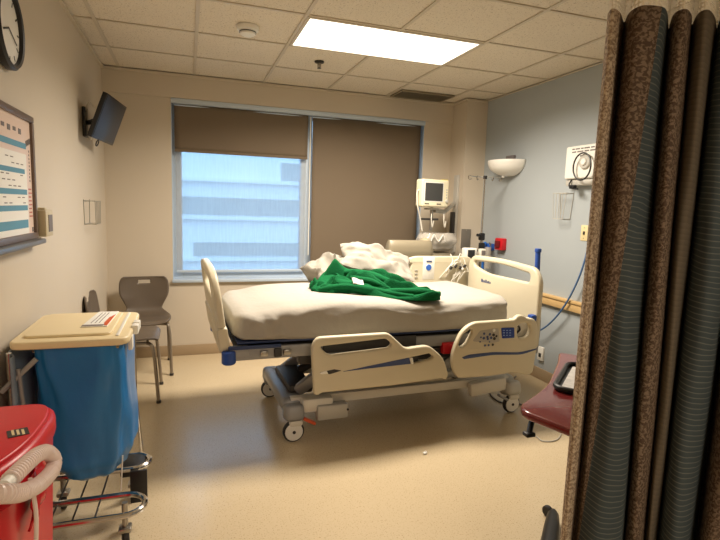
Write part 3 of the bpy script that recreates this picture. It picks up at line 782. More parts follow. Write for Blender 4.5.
o = MB().grid(slate_fn, 40, 12).build('folded_liner', M_slate, solid=.006); tag(o, 'grey blue folded liner hanging between the hamper and the wall', 'liner')
# placard on the lid
pc = thing('placard', 'white instruction card with orange corner lying on the beige lid', 'card', (.35, -2.58, hz+.010))
pm = [hit(80.5, 327, 2, hz+.012), hit(107, 326, 2, hz+.012), hit(119, 311.5, 2, hz+.012), hit(99, 312, 2, hz+.012)]
MB().plate([(p.x, p.y) for p in pm], .004, XY(hz+.0115), (), .0008).build('card', M_paper, pc)
def quad(fr, m, name, z, th=.0016):
    e = [pm[0].lerp(pm[1], a).lerp(pm[3].lerp(pm[2], a), c) for a, c in fr]
    MB().plate([(p.x, p.y) for p in e], th, XY(z), (), .0004).build(name, m, pc)
quad([(.88, .02), (.99, .02), (.98, .75), (.80, .55), (.78, .2)], M_orange, 'print', hz+.014)
quad([(.01, .01), (.85, .01), (.85, .09), (.01, .09)], M_pgrey, 'print', hz+.014)
for k in range(3): quad([(.24+.16*k, .2), (.27+.16*k, .2), (.27+.16*k, .9), (.24+.16*k, .9)], M_pgrey, 'print', hz+.014)

# ------------------------------------------------------------------ red bin and hose
RB = thing('red_bin', 'red plastic step bin with domed lid beside the hamper', 'bin', (.16, -3.40, 0))
rz_ = .80
def rr_out(x0, x1, y0, y1, r): return rounded([(x0, y0, r), (x1, y0, r), (x1, y1, r), (x0, y1, r)], seg=6)
def bin_fn(u, v):
    o_ = rr_out(.02, .285, -3.66, -3.19, .07); n = len(o_)
    s = u*n; i = int(s) % n; p = o_[i].lerp(o_[(i+1) % n], s-int(s))
    k = .84+.16*v; return (.152+(p.x-.152)*k, -3.425+(p.y+3.425)*k, .0+.715*v)
b = MB(); b.grid(bin_fn, 64, 10, closed_u=True); bmesh.ops.holes_fill(b.bm, edges=[e for e in b.bm.edges if len(e.link_faces) == 1], sides=0)
b.build('body', M_red, RB)
lid2 = MB(); o2 = rounded([(.008, -3.68, .08), (.20, -3.70, .12), (.292, -3.50, .2), (.300, -3.26, .09), (.27, -3.165, .06), (.008, -3.165, .04)], seg=8)
lid2.plate(o2, .065, XY(rz_-.045), (), .02)
lid2 = lid2.build('lid', M_red, RB)
o3 = [(.15+(p.x-.15)*.90, -3.42+(p.y+3.42)*.92) for p in o2]
MB().plate(o3, .016, XY(rz_-.008), (), .007).build('lid_panel', M_red, lid2)
sp = hit(18, 432.5, 2, rz_+.001)
MB().box((sp.x, sp.y, rz_+.0008), (.048, .05, .0016), rot=(0, 0, .35)).build('label_plate', M_dark, lid2)
b = MB()
for k in range(3): b.box((sp.x-.012+.012*k, sp.y, rz_+.0018), (.006, .036, .0012), rot=(0, 0, .35))
b.build('label_print', M_ivory, lid2)
def liner(u, v):
    a = u*2-1
    return (.293+.018*sin(v*3)+.012*noise.noise(Vector((a*3, v*4, 1))), -3.43+a*.13, .735-.10*v-.03*a*a+.01*noise.noise(Vector((a*4, v*3, 5))))
MB().grid(liner, 24, 12).build('bag_liner', M_redbag, RB, solid=.006)
MB().box((.16, -3.69, .03), (.16, .06, .02), bev=.006).build('pedal', M_black, RB)
# corrugated hose looped on the side of the bin
hp = [hit(px, py, 0, xx) for px, py, xx in ((-22, 500, .30), (0, 494, .335), (20, 493, .345), (38, 485, .345), (51, 472, .34), (54, 460, .335), (47, 452, .332), (37, 455, .33), (24, 466, .325), (10, 480, .318))]
hp = sm(hp, 14)
L = [0]
for a, c in zip(hp, hp[1:]): L.append(L[-1]+(c-a).length)
HP = []; n = int(L[-1]/.0022)
for k in range(n+1):
    s = L[-1]*k/n; i = max(j for j in range(len(L)) if L[j] <= s+1e-9); i = min(i, len(hp)-2)
    HP.append(hp[i].lerp(hp[i+1], (s-L[i])/(L[i+1]-L[i])))
hs = thing('corrugated_hose', 'ribbed translucent breathing hose looped over the red bin', 'hose', tuple(HP[0]))
b = MB(); b.tube(HP, lambda t: .0160+.0030*(1 if int(t*n) % 5 < 3 else -1), 14); b.build('hose', M_hose, hs)
b = MB(); b.tube([HP[-1], HP[-1]+(HP[-1]-HP[-8]).normalized()*.03], .014, 12); b.build('connector', M_white, hs)
p = hit(30, 478, 0, .318); q = hit(36, 545, 0, .33)
o = MB().tube(sm([p, p.lerp(q, .5)+Vector((.006, 0, 0)), q], 5), .005, 8).build('thin_tube', M_hose); tag(o, 'thin clear tube hanging down the red bin', 'tube')

# ------------------------------------------------------------------ things on the beige wall
CK = thing('wall_clock', 'round wall clock with white face and black rim', 'clock', (0, -2.515, 1.93))
cm = Matrix.Translation((0, -2.515, 2.085)) @ Matrix.Rotation(pi/2, 4, 'Y')
MB().lathe([(1e-4, .0), (.150, .0), (.158, .008), (.158, .03), (.148, .040), (.138, .036), (.136, .02), (1e-4, .02)], 48, cm).build('case', M_black, CK)
MB().lathe([(1e-4, .0215), (.137, .0215), (.137, .019), (1e-4, .019)], 48, cm).build('face', M_paper, CK)
b = MB()
for k in range(12):
    a = k*pi/6; b.box((.0225, -2.515+.118*sin(a), 2.085+.118*cos(a)), (.001, .006, .022), rot=(-a, 0, 0))
b.build('hour_mark', M_black, CK)
for a, l_, w_ in ((2.0, .10, .005), (4.4, .07, .007)):
    MB().box((.024, -2.515+sin(a)*l_/2, 2.085+cos(a)*l_/2), (.0012, w_, l_), rot=(-a, 0, 0)).build('hand', M_black, CK)

by0, by1, bz0, bz1 = -3.30, -2.215, 1.245, 1.79
WBD = thing('whiteboard', 'framed patient whiteboard with printed teal bands on the beige wall', 'whiteboard', (0, (by0+by1)/2, bz0))
MB().b2(.002, .010, by0, by1, bz0, bz1).build('panel', M_poster, WBD, smooth=0)
for a0, a1, c0, c1 in ((by0, by1, bz1-.028, bz1), (by0, by1, bz0, bz0+.028), (by0, by0+.028, bz0+.028, bz1-.028), (by1-.028, by1, bz0+.028, bz1-.028)):
    MB().b2(0, .022, a0, a1, c0, c1, .004).build('frame', M_fr, WBD)
MB().b2(.0, .055, by0+.01, by1-.01, bz0-.022, bz0, .006).build('marker_tray', mat('tray_grey', (120, 120, 122), .35, metal=.5), WBD)
def pr(y0, y1, z0, z1, m, name='print', th=.0012): MB().b2(.0102, .0102+th, y0, y1, z0, z1).build(name, m, WBD, smooth=0)
pr(by0+.05, by1-.10, 1.638, 1.662, M_teal)
for k in range(4): pr(-2.62+.07*k, -2.585+.07*k, 1.70-.006*(k % 2), 1.716, M_pgrey)
for k, z in enumerate((1.345, 1.362, 1.379, 1.396, 1.413, 1.43, 1.447, 1.464)): pr(by1-.085, by1-.040-.006*(k % 3), z, z+.006, M_pink)
for k in range(9): pr(by1-.062, by1-.056, 1.50+.016*k, 1.509+.016*k, M_pgrey)
for k in range(6): pr(by1-.10+.014*k, by1-.092+.014*k, 1.650+.004*k, 1.675+.004*k, M_pgrey)
pr(by1-.056, by1-.036, 1.278, 1.298, M_pgrey)
PP = thing('paper_sheet', 'white form with teal bands posted on the whiteboard', 'paper', (.0115, -2.62, 1.27))
MB().b2(.0115, .0128, -2.95, -2.325, 1.275, 1.615).build('sheet', M_paper, PP, smooth=0)
for z, h_ in ((1.30, .035), (1.375, .022), (1.442, .022), (1.53, .020)):
    MB().b2(.0128, .0134, -2.94, -2.335-(.02 if z == 1.53 else 0), z, z+h_).build('print', M_teal, PP, smooth=0)
b = MB()
for k in range(26):
    z = 1.405+.023*(k % 9); y = -2.36-.06*(k % 5)-.012*(k % 3)
    if any(z0-.008 < z < z0+h0+.004 for z0, h0 in ((1.30, .035), (1.375, .022), (1.442, .022), (1.53, .020))): continue
    b.b2(.0128, .0134, y-.035, y, z, z+.004)
tag(b.build('handwriting', M_pgrey, PP, smooth=0), kind='stuff')

TB = thing('thermostat', 'beige thermostat box with a grey window beside the whiteboard', 'thermostat', (0, -2.135, 1.25))
MB().b2(0, .052, -2.205, -2.075, 1.25, 1.375, .006).build('body', M_thermo, TB)
MB().b2(.052, .0545, -2.165, -2.095, 1.272, 1.352).build('window', M_pgrey, TB, smooth=0)
MB().b2(.01, .04, -2.17, -2.13, 1.375, 1.385, .003).build('lever', M_thermo, TB)

def wire_holder(label, axis_x, sgn, y0, y1, z0, z1, dep, m, taper):
    t = thing('wire_holder', label, 'wire holder', (axis_x, (y0+y1)/2, z0))
    xo = axis_x+sgn*dep; xi = axis_x+sgn*.004; ym = (y0+y1)/2
    def yy(y, k): return ym+(y-ym)*k
    MB().tube([(xi, y0, z1), (xo, y0, z1), (xo, y1, z1), (xi, y1, z1)], .0028, 6, closed=True).build('rim', m, t)
    MB().tube([(xi, yy(y0, taper), z0), (xo, yy(y0, taper), z0), (xo, yy(y1, taper), z0), (xi, yy(y1, taper), z0)], .0028, 6, closed=True).build('bottom_wire', m, t)
    for k in range(5):
        y = y0+(y1-y0)*k/4
        MB().cyl((xo, y, z1), (xo, yy(y, taper), z0), .0024, 6).build('wire', m, t)
    for y in (y0, y1):
        MB().cyl((xi, y, z1+.01), (xi, yy(y, taper), z0), .0024, 6).build('wire', m, t)
wire_holder('empty wire glove holder on the beige wall below the television', 0, 1, -1.0, -.77, 1.26, 1.42, .075, M_steel, .85)
wire_holder('empty wire glove holder on the blue wall below the white unit', W, -1, -1.61, -1.455, 1.395, 1.60, .075, M_lgrey, .72)

# television on its wall arm
tv = thing('television', 'flat black television tilted down on a wall arm', 'television', (0, -.85, 1.85))
yaw, tl, tw, thh = .125, .356, .515, .309
Wd = Vector((sin(yaw), cos(yaw), 0)); Nn = Vector((cos(yaw)*cos(tl), -sin(yaw)*cos(tl), -sin(tl))); Ud = Nn.cross(Wd)
if Ud.z < 0: Ud = -Ud
tc = Vector((.165, -.852, 1.984))
tm = axes(tc, Wd, Ud, Nn)
def rect(w, h, r): return rounded([(-w/2, -h/2, r), (w/2, -h/2, r), (w/2, h/2, r), (-w/2, h/2, r)], seg=3)
MB().plate(rect(tw, thh, .008), .030, tm @ Matrix.Translation((0, 0, -.015)), (), .004).build('case', M_blades, tv)
MB().plate(rect(tw-.03, thh-.03, .004), .003, tm @ Matrix.Translation((0, 0, .0012)), (), .0006).build('screen', M_screen, tv)
MB().plate(rect(tw*.55, thh*.6, .01), .03, tm @ Matrix.Translation((0, 0, -.043)), (), .006).build('rear_housing', M_blades, tv)
bk = tc-Nn*.058
MB().b2(0, .02, -.93, -.83, 1.86, 2.06, .004).build('wall_plate', M_black, tv)
b = MB(); b.tube([(.02, -.88, 1.96), (.045, -.87, 1.965), tuple(bk)], .018, 10); b.build('arm', M_black, tv)
b = MB(); b.tube(sm([(.02, -.86, 1.87), (.05, -.93, 1.84), (.075, -.98, 1.90), tuple(bk+Vector((0, -.08, 0)))], 6), .004, 6); b.tube(sm([(.02, -.90, 2.04), (.05, -.95, 2.09), (.08, -.95, 2.06), tuple(bk+Ud*.05)], 6), .004, 6)
b.build('cable', M_offw, tv)
rg = tc-Ud*(thh/2+.022)-Wd*.10
b = MB(); b.tube([rg+Wd*(.022*cos(a))+Ud*(.022*sin(a)) for a in [2*pi*k/16 for k in range(16)]], .004, 6, closed=True); b.build('pull_ring', M_black, tv)

# ------------------------------------------------------------------ things by the window and column
RC = thing('recliner', 'beige vinyl recliner standing between the bed and the window', 'recliner', (2.60, -.5, 0))
def back_fn(u, v):
    a = 2*pi*u; c, s_ = cos(a), sin(a)
    z = .30+.855*v; w = .225*interp(v, [(0, 1), (.85, 1), (1, .95)]); k = interp(v, [(0, 1), (.88, 1), (.97, .75), (1, .35)])
    d_ = .075*k
    return (2.59+w*math.copysign(abs(c)**.25, c)*(1 if k > .6 else .98), -.60-.09*v+d_*math.copysign(abs(s_)**.5, s_), z)
b = MB(); b.grid(back_fn, 64, 30, closed_u=True); bmesh.ops.holes_fill(b.bm, edges=[e for e in b.bm.edges if len(e.link_faces) == 1], sides=0)
b.build('backrest', M_vinyl, RC)
P = sm([(2.775, -.64, .55), (2.785, -.69, .95), (2.78, -.695, 1.08), (2.765, -.66, 1.135), (2.755, -.60, 1.12)], 6)
MB().tube(P, .042, 14).build('side_wing', mat('recliner_edge', (172, 160, 132), .42), RC)
MB().b2(2.37, 2.81, -.56, -.10, .30, .46, .04, 4).build('seat', M_vinyl, RC)
for x in (2.345, 2.835): MB().b2(x-.04, x+.04, -.62, -.12, .12, .64, .035, 4).build('armrest', M_vinyl, RC)
MB().b2(2.40, 2.78, -.56, -.14, .10, .30, .01).build('base', M_dark, RC)
for x in (2.42, 2.76):
    for y in (-.54, -.16): MB().disc((x, y, .05), (1, 0, 0), .05, .03, 16, .006).build('caster_wheel', M_rubber, RC)

VM = thing('patient_monitor', 'cream bedside vital signs monitor with a blank grey screen', 'monitor', (2.90, -.45, 1.46))
mm = axes((2.905, -.47, 1.592), (.985, .17, .0), (0, 0, 1), (.17, -.985, 0))
MB().plate(rect(.315, .262, .022), .11, mm, (), .016).build('case', mat('monitor_cream', (236, 228, 196), .4), VM)
MB().plate(rect(.205, .168, .004), .004, mm @ Matrix.Translation((-.022, .012, .0555)), (), .001).build('screen', mat('monitor_screen', (64, 64, 62), .3), VM)
MB().plate(rect(.225, .186, .006), .003, mm @ Matrix.Translation((-.022, .012, .0545)), (), .001).build('bezel', M_white, VM)
MB().plate(rect(.075, .020, .004), .03, mm @ Matrix.Translation((.112, .124, .030)), (), .004).build('alarm_light', M_yell, VM)
b = MB()
p = mm @ Vector((.128, -.07, .06)); b.disc(p, mm.to_3x3() @ Vector((0, 0, 1)), .016, .02, 20, .003); b.build('knob', M_lgrey, VM)
for k in range(4):
    p = mm @ Vector((.128, -.035+.024*k, .056)); MB().disc(p, mm.to_3x3() @ Vector((0, 0, 1)), .008, .004, 12, .001).build('button', M_lgrey, VM)
for xx in (-.10, .04): MB().plate(rect(.05, .009, .002), .003, mm @ Matrix.Translation((xx, -.100, .056)), (), .0006).build('lettering', M_dark, VM)
MB().tube(sm([mm @ Vector((-.155, .03, 0)), mm @ Vector((-.185, .0, .01)), mm @ Vector((-.18, -.12, .02)), mm @ Vector((-.13, -.24, .0)), mm @ Vector((-.10, -.36, .0))], 6), .007, 8).build('cable', M_offw, VM)
AR = thing('monitor_mount', 'steel wall mount with channel and arm carrying the monitor', 'wall mount', (3.2, -.16, .9))
MB().b2(3.315, 3.34, -.21, -.13, .90, 1.80, .004).build('wall_channel', M_lgrey, AR)
MB().b2(3.285, 3.315, -.20, -.14, 1.05, 1.42, .006).build('counterweight', M_dark, AR)
b = MB(); b.tube([(3.30, -.17, 1.50), (3.10, -.36, 1.42), (2.96, -.42, 1.43)], .022, 10); b.build('arm', M_lgrey, AR)
b = MB(); b.cyl((2.93, -.42, 1.235), (2.93, -.42, 1.46), .014, 12); b.build('post', M_steel, AR)
b = MB(); b.box((2.93, -.42, 1.445), (.12, .10, .018), bev=.004); b.build('tray', M_lgrey, AR)
for k in (1, 4): MB().tube(sm([(2.86+.045*k, -.47, 1.40), (2.855+.045*k, -.485, 1.33), (2.87+.045*k, -.48, 1.27), (2.885+.045*k, -.47, 1.33)], 4), .005, 6).build('hanging_cable', M_offw, AR)
MB().b2(2.80, 2.99, -.46, -.44, 1.335, 1.355, .003).build('cable_bar', M_dark, AR)
BK = thing('wire_basket', 'storage basket wrapped in clear crinkled plastic under the monitor', 'basket', (2.98, -.45, 1.04))
def bk_fn(u, v):
    a = 2*pi*u; c, s_ = cos(a), sin(a); k = interp(v, [(0, .55), (.15, .72), (.6, .95), (1, .80)])
    n = 1+.10*noise.noise(Vector((c*2, s_*2, v*3)))
    return (2.99+.215*k*n*math.copysign(abs(c)**.7, c), -.45+.13*k*n*math.copysign(abs(s_)**.7, s_), 1.04+.17*v+(.02*noise.noise(Vector((c*3, s_*3, 1))) if v > .8 else 0))
b = MB(); b.grid(bk_fn, 48, 14, closed_u=True); bmesh.ops.holes_fill(b.bm, edges=[e for e in b.bm.edges if len(e.link_faces) == 1], sides=0)
b.build('plastic_cover', M_bag_clear, BK)
MB().b2(2.84, 3.14, -.53, -.37, 1.06, 1.13, .02).build('basket_body', M_lgrey, BK)
MB().tube(sm([(2.86, -.58, 1.14), (2.885, -.585, 1.20), (2.915, -.585, 1.16), (2.935, -.585, 1.14), (2.955, -.585, 1.16), (2.985, -.585, 1.20), (3.01, -.58, 1.14)], 6), .006, 8).build('hook', M_white, BK)
MB().b2(2.86, 3.12, -.52, -.38, .92, 1.03, .03).build('lower_bin', M_vinyl, BK)
MB().cyl((3.04, -.40, .92), (3.33, -.2, 1.0), .012, 8).build('basket_arm', M_steel, BK)
pl = thing('wall_plate', 'grey metal cover plate on the boxed column', 'wall plate', (3.37, -.283, 1.06))
MB().b2(3.35, 3.46, -.288, -.28, 1.05, 1.25, .003).build('plate', mat('plate_grey', (128, 122, 112), .45, metal=.3), pl)
MB().disc((3.405, -.2885, 1.24), (0, 1, 0), .005, .003, 10).build('screw', M_steel, pl); MB().disc((3.405, -.2885, 1.06), (0, 1, 0), .005, .003, 10).build('screw', M_steel, pl)

IV = thing('iv_pole', 'chrome IV pole with four hooks behind the bed head', 'iv pole', (3.30, -.75, 0))
MB().cyl((3.30, -.75, .12), (3.30, -.75, 1.20), .014, 12).build('lower_pole', M_steel, IV)
MB().cyl((3.30, -.75, 1.16), (3.30, -.75, 1.75), .009, 12).build('upper_pole', M_chrome, IV)
MB().cyl((3.30, -.75, 1.735), (3.30, -.75, 1.765), .018, 12).build('hub', M_black, IV)
for dx in (-.17, -.085, .085, .17):
    P = [(3.30, -.75, 1.75), (3.30+dx*.8, -.75, 1.755), (3.30+dx, -.75, 1.76), (3.30+dx*1.03, -.75, 1.735), (3.30+dx*.93, -.75, 1.722), (3.30+dx*.86, -.75, 1.735)]
    MB().tube(sm(P, 4), .0042, 6).build('hook', M_chrome, IV)
b = MB(); b.box((3.30, -.75, 1.20), (.05, .05, .07), bev=.012); b.cyl((3.30, -.75, 1.215), (3.24, -.77, 1.215), .014); b.build('clamp_knob', M_black, IV)
b = MB(); b.box((3.30, -.76, 1.10), (.05, .05, .09), bev=.012); b.build('pole_clamp', M_black, IV)
for k in range(5):
    a = k*2*pi/5+.3
    MB().tube([(3.30, -.75, .12), (3.30+.12*cos(a), -.75+.2*sin(a), .10), (3.30+.17*cos(a), -.75+.27*sin(a), .07)], .012, 8).build('base_leg', M_steel, IV)
    MB().disc((3.30+.17*cos(a), -.75+.27*sin(a), .03), (cos(a), sin(a), 0), .03, .02, 14, .004).build('caster_wheel', M_rubber, IV)
PU = thing('infusion_pump', 'small white infusion pump with dark screen clamped by the bed head', 'pump', (3.13, -.84, .96))
MB().b2(3.065, 3.185, -.88, -.80, .96, 1.10, .012, 3).build('case', M_white, PU)
MB().b2(3.085, 3.155, -.884, -.88, 1.0, 1.085, .001).build('screen', M_screen, PU)
MB().b2(3.165, 3.18, -.885, -.88, 1.0, 1.08, .001).build('keypad', M_lgrey, PU)
MB().b2(3.185, 3.284, -.815, -.755, 1.0, 1.03, .005).build('clamp', M_dark, PU)
PU2 = thing('pulse_oximeter', 'small grey handheld sensor hanging on the IV pole', 'sensor', (3.245, -.86, .99))
MB().b2(3.215, 3.275, -.885, -.835, .975, 1.095, .01).build('case', M_offw, PU2); MB().b2(3.225, 3.265, -.888, -.885, 1.04, 1.08).build('screen', M_pgrey, PU2, smooth=0)
MB().b2(3.24, 3.25, -.835, -.78, 1.06, 1.08).build('clip', M_dark, PU2, smooth=0)

# ------------------------------------------------------------------ things on the blue wall
SC = thing('wall_sconce', 'white half bowl wall sconce, unlit, on the blue wall', 'wall lamp', (W, -.72, 1.79))
def bowl(u, v):
    a = pi*u; r = .215*sin(v*pi/2)**.75+.004; z = 1.775+.14*v**1.7
    return (W-.004-r*sin(a)*.95, -.745+r*cos(a), z)
MB().grid(bowl, 40, 16).build('glass_bowl', M_glassbowl, SC, solid=.006)
MB().b2(W-.03, W, -.81, -.69, 1.86, 1.965, .004).build('bracket', M_pgrey, SC)
MB().sphere((W-.08, -.745, 1.767), (.014, .014, .012)).build('finial', M_white, SC)

RS = thing('red_outlet_box', 'red medical outlet box on the blue wall', 'outlet box', (W, -.69, 1.08))
MB().b2(W-.055, W, -.755, -.635, 1.07, 1.185, .008).build('body', M_red, RS)
MB().b2(W-.075, W-.055, -.73, -.66, 1.10, 1.16, .006).build('face', mat('dark_red', (110, 20, 26), .4), RS)
FM = thing('suction_regulator', 'blue topped oxygen flowmeter with tube on the blue wall', 'flowmeter', (W-.06, -.5, .8))
MB().b2(W-.07, W, -.56, -.48, 1.05, 1.12, .01).build('valve', M_bluebtn, FM)
MB().tube(sm([(W-.07, -.52, 1.10), (W-.10, -.53, 1.12), (W-.12, -.535, 1.06), (W-.12, -.54, .95), (W-.12, -.545, .80)], 6), .017, 10).build('blue_tube', M_bluetube, FM)
MB().cyl((W-.10, -.60, .88), (W-.10, -.60, 1.09), .03, 16).build('canister', M_bag_clear, FM)
MB().tube(sm([(W-.06, -.58, 1.10), (W-.09, -.60, 1.13), (W-.10, -.615, 1.13), (W-.085, -.622, 1.12)], 5), .008, 8).build('fitting', M_steel, FM)

DP = thing('wall_diagnostic_unit', 'white wall unit with grey dial and black looped cord', 'wall unit', (W, -1.62, 1.66))
UY = hit(564.5, 170, 0, W-.085).y
MB().b2(W-.085, W, -1.90, UY, 1.705, 1.955, .014, 3).build('case', M_white, DP)
MB().b2(W-.065, W, -1.88, UY+.005, 1.655, 1.705, .012).build('lower_tray', M_lgrey, DP)
p = Vector((W-.09, UY-.22, 1.83))
MB().disc(p, (1, 0, 0), .058, .02, 28, .006).build('dial', M_lgrey, DP)
MB().disc(p+Vector((-.012, .0, -.005)), (1, 0, 0), .026, .02, 20, .005).build('knob', M_white, DP)
MB().tube([(W-.115, p.y+.09*cos(a), 1.79+.10*sin(a)) for a in [2*pi*k/28 for k in range(28)]], .006, 8, closed=True).build('cord_loop', M_black, DP)
MB().tube(sm([(W-.07, UY-.07, 1.70), (W-.09, UY-.07, 1.66), (W-.09, UY-.10, 1.635), (W-.09, UY-.17, 1.628)], 5), .006, 8).build('cord', M_black, DP)
MB().b2(W-.10, W-.065, UY-.13, UY-.08, 1.63, 1.66, .006).build('hook', M_black, DP)
b = MB()
for row, segs in ((1.925, (.03, .05, .03, .06, .04, .03, .05)), (1.903, (.05, .07, .05, .06, .04))):
    y = UY-.07
    for l_ in segs: b.b2(W-.0862, W-.085, y-l_*.9, y, row, row+.010); y -= l_+.006
for l_, y in ((.05, UY-.16), (.012, UY-.125), (.012, UY-.23)): b.b2(W-.0862, W-.085, y-l_, y, 1.868, 1.880)
b.build('lettering', M_pgrey, DP, smooth=0)

SW = thing('light_switch', 'ivory switch plate on the blue wall beside the curtain', 'switch', (W, -1.76, 1.22))
MB().b2(W-.006, W, -1.795, -1.722, 1.235, 1.355, .003).build('plate', M_ivory, SW)
MB().b2(W-.014, W-.006, -1.767, -1.752, 1.282, 1.308, .002).build('toggle', M_dark, SW)
for z in (1.255, 1.335): MB().disc((W-.0065, -1.7585, z), (1, 0, 0), .004, .002, 10).build('screw', M_steel, SW)
OT = thing('wall_outlet', 'white wall outlet low on the blue wall behind the bed head', 'outlet', (W, -1.36, .15))
MB().b2(W-.02, W, -1.41, -1.34, .17, .29, .004).build('plate', M_white, OT); MB().b2(W-.024, W-.02, -1.39, -1.36, .20, .235, .001).build('socket', M_dark, OT)
HRL = thing('wall_bumper_rail', 'pale wooden bumper rail along the blue wall', 'bumper rail', (W, -3.4, .66))
MB().b2(W-.035, W, YF+.1, -1.02, .67, .735, .008).build('rail', M_wood, HRL)
MB().b2(W-.045, W, YF+.1, -1.02, .735, .76, .006).build('rail_cap', M_wood, HRL)
MB().b2(W-.045, W, -1.02, -1.0, .665, .765, .006).build('end_cap', M_wood, HRL)
cpts = [hit(*p, 0, xx) for p, xx in (((598, 205), W-.02), ((590, 240), W-.02), ((580, 275), W-.05), ((565, 305), W-.06), ((548, 325), W-.06), ((530, 335), W-.08), ((505, 345), W-.10))]
o = MB().tube(sm(cpts, 6), .007, 8).build('blue_cable', mat('cable_blue', (70, 104, 150), .45)); tag(o, 'blue cable drooping across the blue wall to the bed', 'cable')
o = MB().tube(sm([hit(600, 290, 0, W-.03), hit(590, 310, 0, W-.05), hit(581, 330, 0, W-.05), hit(578, 350, 0, W-.05), hit(575, 372, 0, W-.06)], 6), .005, 8).build('white_cord', M_white); tag(o, 'thin white cord hanging on the blue wall beside the curtain', 'cord')

# ------------------------------------------------------------------ overbed table behind the curtain
OB = thing('overbed_table', 'maroon topped overbed table on a low wheeled base', 'table', (2.35, -3.2, 0))
tz = .725
P2 = lambda px, py: (lambda q: Vector((q.x, q.y)))(hit(px, py, 2, tz))
A = P2(521, 406); far_end = P2(559, 352)
dirv = (far_end-A).normalized(); nrm = Vector((dirv.y, -dirv.x))
fe = (P2(571, 429)-P2(524, 411)).normalized()
out = [tuple(far_end)+(.03,), tuple(P2(558, 361))+(.05,), tuple(P2(548, 384))+(.10,), tuple(P2(534, 395))+(.12,), tuple(P2(520, 404))+(.03,), tuple(P2(523, 411))+(.04,), tuple(P2(523, 411)+fe*.23)+(.06,), tuple(P2(523, 411)+fe*.23+dirv*.34+nrm*.05)+(.2,), tuple(far_end+nrm*.30)+(.05,)]
ol = rounded(out, seg=8)
ins = lambda k: [(sum(p[0] for p in ol)/len(ol)*(1-k)+p[0]*k, sum(p[1] for p in ol)/len(ol)*(1-k)+p[1]*k) for p in ol]
top = MB().plate(ol, .03, XY(tz-.015), (), .010).build('table_top', M_maroon, OB)
MB().plate(ins(.9), .016, XY(tz-.036), (), .004).build('under_frame', M_dark, OB)
cc = A+dirv*.42+nrm*.30
MB().b2(cc.x-.03, cc.x+.03, cc.y-.03, cc.y+.03, .06, tz-.04, .008).build('column', M_steel, OB)
e0, e1 = A+dirv*.16+nrm*.06, cc
# base: spine and two splayed feet with dark caps
f0 = Vector((hit(547, 512, 2, .05).x, hit(547, 512, 2, .05).y)); f1 = Vector((hit(552, 545, 2, .06).x+.03, hit(552, 545, 2, .06).y))
g0, g1, g2 = hit(553.5, 511, 2, .05), hit(552, 526, 2, .05), hit(548, 554, 2, .05)
MB().tube([g0, g0.lerp(g1, .3), g1, g2], lambda t: .013+.026*t**.6, 12).build('base_foot', M_black, OB)
MB().tube([(f0.x+.10, f0.y-.05, .07), (cc.x, cc.y, .08), (cc.x+.25, cc.y+.18, .07)], .024, 12).build('base_spine', M_dark, OB)
for q in ((f0.x+.035, f0.y+.035), (f1.x+.02, f1.y-.04), (cc.x+.25, cc.y+.18)):
    MB().disc((q[0], q[1], .027), (1, .3, 0), .027, .022, 16, .004).build('caster_wheel', M_rubber, OB)
lv = [hit(533, 415, 2, tz-.05), hit(529, 434, 2, tz-.10)]
MB().tube([lv[0]+Vector((.05, .04, .02)), lv[0], lv[1]], .011, 10).build('height_lever', M_black, OB)
MB().box(lv[1], (.038, .03, .016), bev=.004).build('lever_grip', M_black, OB)
TR = thing('serving_tray', 'black rimmed tray with papers on the maroon table', 'tray', (2.3, -3.2, tz))
ta = P2(553, 391); tdir = (P2(571, 361)-ta).normalized()
tn = Vector((tdir.y, -tdir.x))
def tp(a, c): q = ta+tdir*a+tn*c; return (q.x, q.y)
MB().plate(rounded([tp(0, 0)+(.05,), tp(.40, 0)+(.05,), tp(.40, .27)+(.05,), tp(0, .27)+(.05,)], seg=5), .008, XY(tz+.005), (), .003).build('tray_base', M_black, TR)
rim = rounded([tp(0, 0)+(.05,), tp(.40, 0)+(.05,), tp(.40, .27)+(.05,), tp(0, .27)+(.05,)], seg=5)
MB().tube([(x, y, tz+.016) for x, y in rim], .010, 8, closed=True).build('tray_rim', M_black, TR)
o = MB().plate([tp(.03, .025), tp(.36, .025), tp(.36, .24), tp(.03, .24)], .003, XY(tz+.0112), (), .0005).build('newspaper', mat('newsprint', (196, 192, 186), .7, var=.4, scale=26, detail=6)); tag(o, 'grey printed paper lying in the black tray', 'paper')
fc = [hit(x, y, 2, .006) for x, y in ((536, 436), (543, 441), (556, 440), (561, 433), (556, 428), (572, 430))]
o = MB().tube(sm(fc, 6), .004, 6).build('floor_cable', M_lgrey); tag(o, 'thin grey cable curled on the floor under the table', 'cable')
fc = [hit(x, y, 2, .007) for x, y in ((516, 376), (505, 386), (490, 392), (500, 402), (520, 404), (530, 412))]
o = MB().tube(sm(fc, 6), .006, 6).build('power_cord', M_pgrey); tag(o, 'grey power cord trailing on the floor by the bed wheel', 'cord')
q = hit(425, 453, 2, .006)
b = MB(); b.box(q, (.030, .018, .010), rot=(.2, .15, .5), bev=.003); b.box(q+Vector((.008, .006, .003)), (.015, .012, .010), rot=(.5, .3, 1.1), bev=.003)
o = b.build('paper_scrap', M_paper); tag(o, 'tiny white paper scrap on the bare floor', 'scrap')

